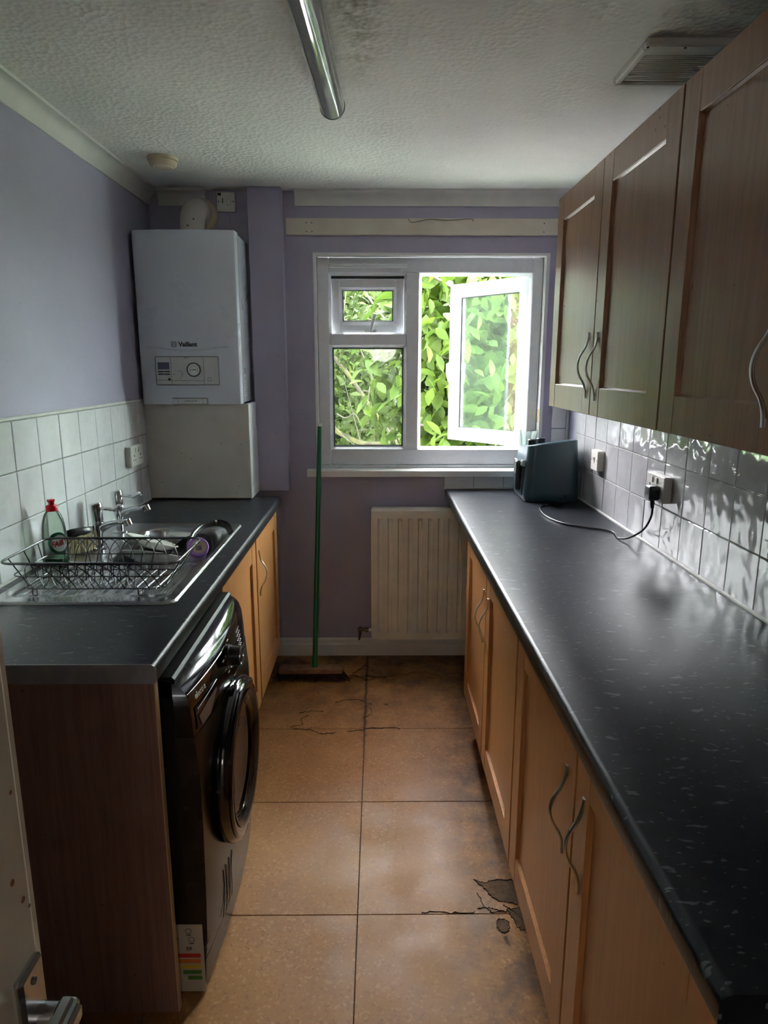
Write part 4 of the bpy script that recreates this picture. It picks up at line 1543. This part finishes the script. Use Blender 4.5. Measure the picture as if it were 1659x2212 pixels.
bx_ = thing('pipe_boxing', 'plain off-white panel box under the boiler standing on the worktop', 'panel box', (-0.82, 3.25, WZ))
wpart('front_panel', B(L + 0.002, -0.590, 3.108, 3.124, WZ + 0.001, 1.338), 'boxing_white', bx_)
wpart('side_panel', B(-0.606, -0.5905, 3.124, D - 0.004, WZ + 0.001, 1.338), 'boiler_trim', bx_)
bm = bmesh.new()
tube(bm, spline([(L + 0.004, 3.107, WZ + 0.003), (-0.95, 3.106, WZ + 0.0045), (-0.8, 3.107, WZ + 0.002), (-0.7, 3.106, WZ + 0.003), (-0.592, 3.107, WZ + 0.002)], 5), 0.003, 5)
wpart('dark_line', bm, 'fan_dark', bx_)  # thin dark wavy line along the foot of the panel
for x, z in ((-0.72, 1.16), (-0.905, 1.115), (-0.63, 1.155), (-0.645, 0.96), (-0.66, 0.93), (-0.86, 1.09), (-1.0, 0.98)):
    wpart('screw_mark', LT([(0.0022, 0), (0.002, -0.0006)], 8, (x, 3.108, z), 'y'), 'nail', bx_)


def plate(name, label, cat, y_back=None, group=None):
    pass


sp = thing('fused_switch', 'white fused spur switch beside the flue under the ceiling', 'switch', (-0.703, D, 2.205))
wpart('plate', B(-0.746, -0.660, D - 0.024, D, 2.205, 2.290, 0.003), 'plastic_white', sp)
rk_ = wpart('rocker', B(-0.700, -0.680, D - 0.029, D - 0.024, 2.232, 2.264, 0.002), 'plastic_white', sp)
wpart('fuse_slot', B(-0.720, -0.716, D - 0.0248, D - 0.0238, 2.240, 2.262), 'fan_dark', sp)
wpart('indicator', B(-0.741, -0.724, D - 0.0248, D - 0.0238, 2.274, 2.286), 'fan_dark', sp)
for x in (-0.736, -0.669):
    wpart('screw', LT([(0.003, 0), (0.0026, -0.0008)], 10, (x, D - 0.024, 2.248), 'y'), 'nail', sp)
wpart('cable_trunking', B(-0.701, -0.693, D - 0.008, D, 2.075, 2.205), 'lavender', sp)


def socket_plate(root, face_x, back_x, y0, y1, z0, z1, outs, switches, sgn):
    xa, xb = sorted((face_x, back_x))
    wpart('faceplate', B(xa, xb, y0, y1, z0, z1, 0.0025), 'plastic_white', root)
    q = sorted((face_x, face_x - sgn * 0.0012))
    for yc, zc in outs:
        for dy, dz, w_, h_ in ((0, 0.011, 0.002, 0.0042), (-0.011, -0.006, 0.0032, 0.0018), (0.011, -0.006, 0.0032, 0.0018)):
            wpart('pin_hole', B(q[0], q[1], yc + dy - w_, yc + dy + w_, zc + dz - h_, zc + dz + h_), 'plastic_hole', root)
    for yc, zc in switches:
        q2 = sorted((face_x, face_x - sgn * 0.004))
        wpart('rocker', B(q2[0], q2[1], yc - 0.006, yc + 0.006, zc - 0.010, zc + 0.010, 0.001, 1), 'plastic_white', root)


so = thing('double_socket', 'white double socket on the left wall tiles beside the pipe box', 'socket', (L, 2.905, 1.09))
socket_plate(so, L + 0.026, L, 2.832, 2.978, 1.088, 1.174, ((2.868, 1.122), (2.942, 1.122)), ((2.888, 1.155), (2.922, 1.155)), -1)
so = thing('double_socket', 'white double socket with a black plug on the right wall tiles', 'socket', (R, 2.21, 1.07))
socket_plate(so, R - 0.028, R, 2.130, 2.276, 1.072, 1.158, ((2.240, 1.110), (2.168, 1.110)), ((2.222, 1.140), (2.186, 1.140)), 1)
sw = thing('light_switch', 'white single switch on the right wall tiles beside the air fryer', 'switch', (R, 2.845, 1.075))
wpart('plate', B(R - 0.028, R, 2.800, 2.886, 1.075, 1.160, 0.0025), 'plastic_white', sw)
bm = bmesh.new()
prism(bm, [(R - 0.028, 1.104), (R - 0.034, 1.131), (R - 0.028, 1.131)], 'y', 2.838, 2.849)
wpart('rocker', bm, 'boxing_white', sw)
for y in (2.812, 2.874):
    wpart('screw', LT([(0.0028, 0), (0.0024, -0.0008)], 10, (R - 0.028, y, 1.118), 'x'), 'nail', sw)

# ================================================================== RIGHT WORKTOP THINGS
af = thing('air_fryer', 'dark teal air fryer on the far end of the right worktop', 'air fryer', (0.785, 3.14, WZ))
bm = bmesh.new()
rings = []
for x0, x1, y0, y1, r, zf in ((0.668, 0.912, 3.030, 3.285, 0.035, lambda x, y: 0.901), (0.662, 0.916, 3.022, 3.292, 0.040, lambda x, y: 0.912), (0.660, 0.916, 3.020, 3.294, 0.042, lambda x, y: 0.94),
                              (0.668, 0.908, 3.024, 3.290, 0.042, lambda x, y: 1.09), (0.674, 0.902, 3.028, 3.286, 0.042, lambda x, y: 1.154 + 0.030 * (x - 0.67) / 0.23 - 0.13 * (y - 3.03)), (0.682, 0.896, 3.036, 3.278, 0.036, lambda x, y: 1.159 + 0.030 * (x - 0.67) / 0.23 - 0.13 * (y - 3.03))):
    rings.append([bm.verts.new((x, y, zf(x, y))) for x, y in rrect(x0, x1, y0, y1, r, 6)])
for q, w in zip(rings, rings[1:]):
    for k in range(len(q)):
        bm.faces.new((q[k], q[(k + 1) % len(q)], w[(k + 1) % len(q)], w[k]))
bm.faces.new(rings[0][::-1])
bm.faces.new(rings[-1])
bmesh.ops.recalc_face_normals(bm, faces=bm.faces)
wpart('body', bm, 'fryer', af, ang=0.6)
wpart('basket_front', B(0.655, 0.668, 3.06, 3.255, 0.925, 1.075, 0.004), 'fryer_dark', af)
hh_ = wpart('basket_handle', B(0.634, 0.656, 3.090, 3.135, 0.945, 1.082, 0.006), 'fryer_dark', af)
wpart('handle_badge', B(0.650, 0.6645, 3.040, 3.075, 1.062, 1.090, 0.002), 'silver_plastic', hh_)
for x, y in ((0.705, 3.10), (0.765, 3.19)):
    wpart('dial', LT([(0.021, 0.0), (0.021, 0.024), (0.018, 0.028)], 28, (x, y, 1.157 + 0.030 * (x - 0.67) / 0.23 - 0.13 * (y - 3.03))), 'fryer_dark', af)
cb = thing('power_cable', 'black power cable running from the air fryer to the wall socket', 'cable', (0.80, 2.6, WZ))
pts = spline([(0.846, 3.018, 0.935), (0.842, 3.0, 0.908), (0.775, 2.955, 0.9045), (0.713, 2.905, 0.9045), (0.692, 2.82, 0.9045), (0.690, 2.70, 0.9045), (0.722, 2.585, 0.9045), (0.79, 2.515, 0.9045), (0.845, 2.475, 0.9045), (0.872, 2.430, 0.9045), (0.860, 2.350, 0.9045), (0.878, 2.30, 0.918), (0.896, 2.225, 0.965), (0.900, 2.180, 1.02), (0.897, 2.168, 1.062)], 8)
wpart('flex', TB(pts, 0.0036, 8), 'black_plastic', cb, ang=1.0)
plg = wpart('plug', B(0.874, 0.911, 2.145, 2.192, 1.080, 1.128, 0.010, 3), 'black_plastic', cb)
wpart('cable_grip', TB([(0.894, 2.168, 1.084), (0.897, 2.169, 1.052)], [0.0085, 0.0055], 10), 'black_plastic', plg)

va = thing('glass_vase', 'clear ribbed glass vase on the window sill behind the air fryer', 'vase', (0.745, 3.395, 1.0))
vp = [(0.040, 0.0), (0.046, 0.006), (0.047, 0.03), (0.041, 0.075), (0.036, 0.115), (0.038, 0.15), (0.048, 0.188), (0.050, 0.192)]
bm = bmesh.new()
rings = []
full = vp + [(r - 0.004, z) for r, z in vp[::-1][:-1]] + [(0.036, 0.008)]
for r, z in full:
    rings.append([bm.verts.new(((r + 0.0016 * math.cos(10 * 2 * PI * k / 60)) * math.cos(2 * PI * k / 60), (r + 0.0016 * math.cos(10 * 2 * PI * k / 60)) * math.sin(2 * PI * k / 60), z)) for k in range(60)])
for q, w in zip(rings, rings[1:]):
    for k in range(60):
        bm.faces.new((q[k], q[(k + 1) % 60], w[(k + 1) % 60], w[k]))
bm.faces.new(rings[0][::-1])
bm.faces.new(rings[-1])
bmesh.ops.recalc_face_normals(bm, faces=bm.faces)
part('vessel', bm, 'vase_glass', va, ang=1.0)
part('sediment', LT([(0.034, 0.009), (0.038, 0.012), (0.036, 0.017), (0.01, 0.021)], 24), 'sediment', va)

# ================================================================== BACK WALL THINGS
ra = thing('radiator', 'cream ribbed panel radiator under the window', 'radiator', (0.36, 3.33, 0.12))
RX0, RX1, RZ0, RZ1, RY = -0.036, 0.764, 0.120, 0.812, 3.300
bm = bmesh.new()
xs_ = [(RX0, 0), (RX0 + 0.022, 0)]
k = 0
x = RX0 + 0.030
while x + 0.05 < RX1 - 0.02:
    xs_ += [(x, 0), (x + 0.007, 1), (x + 0.018, 1), (x + 0.025, 0)]
    x += 0.0505
xs_ += [(RX1 - 0.012, 0), (RX1, 0)]
zs_ = [(RZ0, 0), (RZ0 + 0.036, 0), (RZ0 + 0.052, 1), (RZ1 - 0.064, 1), (RZ1 - 0.048, 0), (RZ1 - 0.012, 0)]
g = [[bm.verts.new((x, RY + 0.0125 * a * b, z)) for x, a in xs_] for z, b in zs_]
g.append([bm.verts.new((x, RY + 0.010, RZ1)) for x, a in xs_])
for q, w in zip(g, g[1:]):
    for i in range(len(q) - 1):
        bm.faces.new((q[i], q[i + 1], w[i + 1], w[i]))
bmesh.ops.recalc_face_normals(bm, faces=bm.faces)
r = bmesh.ops.solidify(bm, geom=bm.faces[:], thickness=0.0015)
wpart('front_panel', bm, 'radiator_white', ra, ang=0.5)
wpart('rear_panel', B(RX0 + 0.004, RX1 - 0.004, 3.352, 3.362, RZ0 + 0.01, RZ1 - 0.004), 'radiator_white', ra)
wpart('top_grille', B(RX0 + 0.002, RX1 - 0.002, RY + 0.013, 3.352, RZ1 - 0.010, RZ1 + 0.001, 0.002, 1), 'radiator_white', ra)
wpart('side_cover', B(RX0 - 0.002, RX0 + 0.002, RY + 0.004, 3.352, RZ0 + 0.01, RZ1 - 0.012, 0.001, 1), 'radiator_white', ra)
wpart('side_cover', B(RX1 - 0.002, RX1 + 0.002, RY + 0.004, 3.352, RZ0 + 0.01, RZ1 - 0.012, 0.001, 1), 'radiator_white', ra)
for x in (0.1, 0.62):
    wpart('bracket', B(x, x + 0.03, 3.362, 3.372, RZ0 + 0.1, RZ1 - 0.1), 'radiator_white', ra)
vl = wpart('valve', TB([(-0.034, 3.335, 0.160), (-0.052, 3.335, 0.160)], 0.012, 14), 'plastic_white', ra)
bm = bmesh.new()
tube(bm, [(-0.050, 3.335, 0.160), (-0.085, 3.335, 0.160)], [0.010, 0.0085], 12)
lathe(bm, [(0.014, -0.004), (0.014, 0.004)], 8, (-0.064, 3.335, 0.160), 'x')
tube(bm, [(-0.096, 3.335, 0.172), (-0.096, 3.335, 0.150), (-0.100, 3.335, 0.118), (-0.103, 3.352, 0.1)], [0.009, 0.009, 0.006, 0.006], 10)
lathe(bm, [(0.004, -0.020), (0.013, -0.018), (0.013, 0.0), (0.006, 0.002)], 18, (-0.096, 3.330, 0.166), 'y')
wpart('valve_body', bm, 'brass_old', vl, ang=0.7)

br = thing('broom', 'broom with long green pole and worn wooden head leaning on the back wall', 'broom', (-0.32, 3.10, 0.0))
p0, p1 = Vector((-0.3135, 3.105, 0.070)), Vector((-0.2915, 3.378, 1.213))
wpart('pole', TB([p0.lerp(p1, t) for t in (0.03, 0.3, 0.6, 1.0)], [0.0125, 0.0125, 0.0120, 0.0110], 16), 'broom_green', br)
wpart('pole_cap', TB([p0.lerp(p1, 1.0), p0.lerp(p1, 1.012)], [0.0115, 0.009], 14), 'upvc_grime', br)
wpart('socket', TB([p0.lerp(p1, -0.012), p0.lerp(p1, 0.04)], [0.0165, 0.0145], 16), 'broom_green', br)
wpart('head', B(-0.488, -0.176, 3.070, 3.130, 0.034, 0.064, 0.006), 'broom_wood', br)
bm = bmesh.new()
for i in range(46):
    for j in range(7):
        x = lerp(-0.482, -0.182, i / 45)
        y = lerp(3.075, 3.125, j / 6)
        fx_ = (x + 0.332) * 0.20 + random.gauss(0, 0.006)
        fy_ = (y - 3.1) * 0.5 + random.gauss(0, 0.005)
        tube(bm, [(x, y, 0.036), (x + fx_ * .5, y + fy_ * .5, 0.018), (x + fx_, y + fy_, random.uniform(0.001, 0.004))], [0.0022, 0.0024, 0.0016], 4, caps=False)
wpart('bristles', bm, 'bristle_dark', br)['kind'] = 'stuff'

# ================================================================== CEILING THINGS
sl = thing('strip_light', 'grey tubular strip light along the middle of the ceiling', 'ceiling light', (-0.155, 1.59, H), -0.036)
LY0, LY1 = -0.60, 0.60
part('spine', B(-0.026, 0.026, LY0 + 0.02, LY1 - 0.02, -0.022, 0.0, 0.003), 'gloss_white', sl)
df = part('diffuser', TB([(0, LY0, -0.052), (0, LY1 - 0.002, -0.052)], 0.036, 40), 'diffuser', sl, ang=0.8)
part('end_ring', LT([(0.0365, -0.003), (0.0375, 0.0), (0.0365, 0.003)], 40, (0, LY1 - 0.004, -0.052), 'y'), 'black_plastic', df)
part('end_cap', LT([(0.036, 0.0), (0.034, 0.008), (0.026, 0.016), (0.012, 0.020), (0.002, 0.021)], 36, (0, LY1, -0.052), 'y'), 'plastic_white', sl)
part('end_cap', LT([(0.036, 0.0), (0.034, -0.008), (0.026, -0.016), (0.002, -0.021)], 36, (0, LY0, -0.052), 'y'), 'plastic_white', sl)

fn = thing('ceiling_vent', 'slatted white extractor vent in the ceiling above the wall cabinets', 'vent', (0.79, 2.0, H))
FX0, FX1, FYA, FYB = 0.662, 0.905, 1.872, 2.122
fz = H - 0.022
for a in ((FX0, FX1, FYA, FYA + 0.022), (FX0, FX1, FYB - 0.018, FYB), (FX0, FX0 + 0.018, FYA + 0.022, FYB - 0.018), (FX1 - 0.018, FX1, FYA + 0.022, FYB - 0.018)):
    wpart('frame', B(*a, fz, H, 0.004), 'fan_white', fn)
wpart('blank_panel', B(FX0 + 0.018, FX1 - 0.018, FYA + 0.022, FYA + 0.060, fz + 0.004, H), 'fan_white', fn)
wpart('slat_shade', B(FX0 + 0.018, FX1 - 0.018, FYA + 0.060, FYB - 0.018, H - 0.004, H), 'fan_dark', fn)  # dark sheet that paints the shade between the slats
for k in range(14):
    y = FYA + 0.064 + k * 0.0113
    bm = bmesh.new()
    prism(bm, [(y, fz + 0.004), (y + 0.0048, fz + 0.003), (y + 0.0060, fz + 0.010), (y + 0.003, fz + 0.012)], 'x', FX0 + 0.018, FX1 - 0.018)
    wpart('slat', bm, 'fan_white', fn)
for x, y in ((FX0 + 0.006, FYA + 0.006), (FX0 + 0.10, FYA + 0.008), (FX0 + 0.20, FYA + 0.009)):
    wpart('screw', LT([(0.004, 0.0), (0.0034, -0.0015)], 10, (x, y, fz)), 'nail', fn)

sm = thing('smoke_alarm', 'small yellowed round smoke alarm on the ceiling near the boiler', 'smoke alarm', (-0.842, 2.885, H))
part('base', LT([(0.058, 0.0), (0.058, -0.012), (0.055, -0.014)], 40), 'plastic_aged', sm)
part('dome', LT([(0.053, -0.013), (0.052, -0.026), (0.044, -0.033), (0.020, -0.036), (0.002, -0.036)], 40), 'plastic_aged', sm, ang=0.9)
bm = bmesh.new()
tube(bm, [(0.036 * math.cos(2 * PI * k / 30), 0.036 * math.sin(2 * PI * k / 30), -0.0345) for k in range(30)], 0.0018, 5, closed=True)
part('sounder_ring', bm, 'plastic_white', sm)

# ================================================================== OUTSIDE
struct('floor_outside', B(-25, 25, D + 0.21, 30, -0.5, -0.4), 'lawn', 'grass outside the window')
struct('floor_bounce', B(-2.2, 7, 4.7, 7.6, -0.4, -0.36), 'bounce_pale', 'unseen pale slab added outside to bounce daylight onto the ceiling')  # added out of view as a reflector for the ceiling


def leaf_geo(length, width, fold, curl):
    """small pointed leaf along +x: points and faces"""
    st_ = [(0.0, 0.05), (0.25, 0.8), (0.55, 1.0), (0.82, 0.55), (1.0, 0.02)]
    v, f = [], []
    for t, w in st_:
        zc = -curl * t * t * length
        v += [(t * length, -w * width / 2, zc + fold * w * width / 2), (t * length, 0, zc), (t * length, w * width / 2, zc + fold * w * width / 2)]
    for i in range(len(st_) - 1):
        a = i * 3
        f += [(a, a + 1, a + 4, a + 3), (a + 1, a + 2, a + 5, a + 4)]
    return v, f


def rot_rand(droop):
    yaw = random.uniform(0, 2 * PI)
    pit = random.gauss(droop, 0.45)
    rol = random.gauss(0, 0.6)
    return Matrix.Rotation(yaw, 3, 'Z') @ Matrix.Rotation(pit, 3, 'Y') @ Matrix.Rotation(rol, 3, 'X')


def leaf_cloud(name, pts, size, mat, parent, droop=0.5, ratio=0.5):
    V, Fc = [], []
    protos = [leaf_geo(1.0, ratio * random.uniform(0.85, 1.15), random.uniform(0.15, 0.6), random.uniform(0.0, 0.35)) for _ in range(8)]
    off = world_off(parent)
    for p in pts:
        pv, pf = random.choice(protos)
        m = rot_rand(droop)
        s_ = size * random.uniform(0.65, 1.25)
        b0 = len(V)
        for v in pv:
            V.append(tuple(m @ Vector(v) * s_ + p - off))
        Fc += [tuple(b0 + i for i in f) for f in pf]
    me = bpy.data.meshes.new(name)
    me.from_pydata(V, [], Fc)
    me.polygons.foreach_set('use_smooth', [True] * len(me.polygons))
    o = link(name, me, mat, parent)
    o['kind'] = 'stuff'
    return o


def in_ell(c, r, shell=0.0):
    while True:
        q = Vector((random.uniform(-1, 1), random.uniform(-1, 1), random.uniform(-1, 1)))
        if shell <= q.length <= 1:
            return Vector((c[0] + q.x * r[0], c[1] + q.y * r[1], c[2] + q.z * r[2]))


def branch(parent, pts, r0, r1, mat, n=7, name='branch'):
    p = spline(pts, 5)
    wpart(name, TB(p, [lerp(r0, r1, i / (len(p) - 1)) for i in range(len(p))], n), mat, parent, ang=1.2)


# broad-leaved tree seen through the open casement
ta = thing('broadleaf_tree', 'tree with broad bright leaves behind the open casement', 'tree', (1.35, 5.6, -0.4))
branch(ta, [(1.35, 5.6, -0.4), (1.3, 5.58, 0.8), (1.2, 5.52, 1.8), (1.1, 5.6, 2.5)], 0.10, 0.04, 'bark', 9, 'trunk')
for e_ in (((1.25, 5.55, 1.2), (0.8, 5.4, 1.5), (0.3, 5.1, 1.6)), ((1.2, 5.52, 1.8), (0.7, 5.3, 2.0), (0.1, 5.1, 2.3)), ((1.28, 5.55, 0.8), (0.7, 5.3, 1.0), (0.2, 5.0, 1.1)), ((1.2, 5.7, 1.6), (1.6, 5.3, 1.9), (2.1, 5.1, 2.0)), ((1.25, 5.55, 1.0), (1.0, 5.3, 1.2), (1.1, 4.9, 1.25))):
    branch(ta, e_, 0.025, 0.006, 'bark')
leaf_cloud('foliage', [in_ell((0.98, 5.45, 1.52), (1.15, 0.5, 1.08)) for _ in range(3400)], 0.155, 'leaf_big', ta, 0.55, 0.48)
protos = []
for k in range(6):
    v, f = leaf_geo(0.17, 0.085 * random.uniform(0.85, 1.15), random.uniform(0.15, 0.5), random.uniform(0.05, 0.3))
    me = bpy.data.meshes.new('leaf')
    me.from_pydata(v, [], f)
    me.polygons.foreach_set('use_smooth', [True] * len(me.polygons))
    me.materials.append(M['leaf_big'])
    protos.append(me)
for k in range(260):
    p = Vector((random.uniform(0.15, 1.35), random.uniform(4.62, 4.95), random.uniform(0.75, 2.25)))
    o = bpy.data.objects.new('leaf', random.choice(protos))
    COL.objects.link(o)
    o.parent = ta
    o.location = p - ta.location
    o.rotation_euler = rot_rand(0.6).to_euler()
    s_ = random.uniform(0.5, 0.95)
    o.scale = (s_, s_, s_)

# mossy tree seen through the left panes
tb_ = thing('mossy_tree', 'tree with mossy bare branches behind the left window panes', 'tree', (-1.008, 7.350, -0.400))
branch(tb_, [(-1.008, 7.350, -0.400), (-0.952, 7.250, 0.510), (-0.784, 7.050, 1.500), (-0.840, 7.050, 2.600)], 0.11, 0.05, 'moss', 9, 'trunk')
for e_, r_ in ((((-0.896, 7.150, 0.950), (-0.504, 6.650, 0.928), (-0.112, 6.350, 0.796), (0.392, 6.150, 0.895)), 0.034), (((-0.840, 7.050, 1.940), (-0.392, 6.650, 1.555), (-0.056, 6.350, 1.115), (0.280, 6.150, 0.675)), 0.030),
               (((-0.840, 7.050, 2.270), (-0.448, 6.550, 2.050), (-0.112, 6.350, 1.720), (0.336, 6.250, 1.555)), 0.022), (((-0.784, 7.050, 2.490), (-0.336, 6.550, 2.380), (0.000, 6.350, 1.995), (0.280, 6.250, 1.610)), 0.018),
               (((-0.896, 7.150, 0.730), (-0.560, 6.550, 0.620), (-0.224, 6.350, 0.400), (0.224, 6.250, 0.345)), 0.025)):
    branch(tb_, e_, r_, r_ * 0.35, 'moss')
for k in range(70):
    b0 = Vector((random.uniform(-0.75, 0.4), random.uniform(6.15, 6.6), random.uniform(0.4, 2.5)))
    d_ = Vector((random.gauss(0.1, 0.25), random.gauss(-0.05, 0.15), random.gauss(-0.02, 0.25)))
    branch(tb_, [b0, b0 + d_ * .5 + Vector((0, 0, random.gauss(0, 0.04))), b0 + d_, b0 + d_ * 1.4 + Vector((random.gauss(0, .05), 0, random.gauss(0, .06)))], 0.006, 0.002, 'bark', 5, 'twig')
leaf_cloud('foliage', [in_ell((-0.75, 6.75, 1.55), (1.35, 0.55, 1.15)) for _ in range(5200)], 0.085, 'leaf_small', tb_, 0.4, 0.42)

# hedge bank behind both
hb = thing('hedge_screen', 'dense green hedge filling the view behind both trees', 'hedge', (0.4, 8.6, -0.4))
bm = bmesh.new()
box(bm, -2.6, 3.0, 8.7, 9.3, -0.4, 2.9)
wpart('core', bm, 'leaf_far', hb)
leaf_cloud('foliage', [Vector((random.uniform(-2.6, 3.0), random.uniform(7.7, 8.7), random.uniform(-0.4, 3.05))) for _ in range(6500)], 0.2, 'leaf_far', hb, 0.4, 0.5)

hs = thing('hedge_screen', 'unseen tall hedge added at left to keep sky light off the casement', 'hedge', (-2.8, 6.0, -0.4))  # added out of view to block sky from the open casement and its pane
wpart('core', B(-3.3, -2.8, 2.6, 7.4, -0.4, 4.3), 'leaf_far', hs)
leaf_cloud('foliage', [Vector((random.uniform(-2.9, -2.3), random.uniform(2.8, 7.3), random.uniform(-0.4, 4.5))) for _ in range(6000)], 0.18, 'leaf_far', hs, 0.4, 0.5)
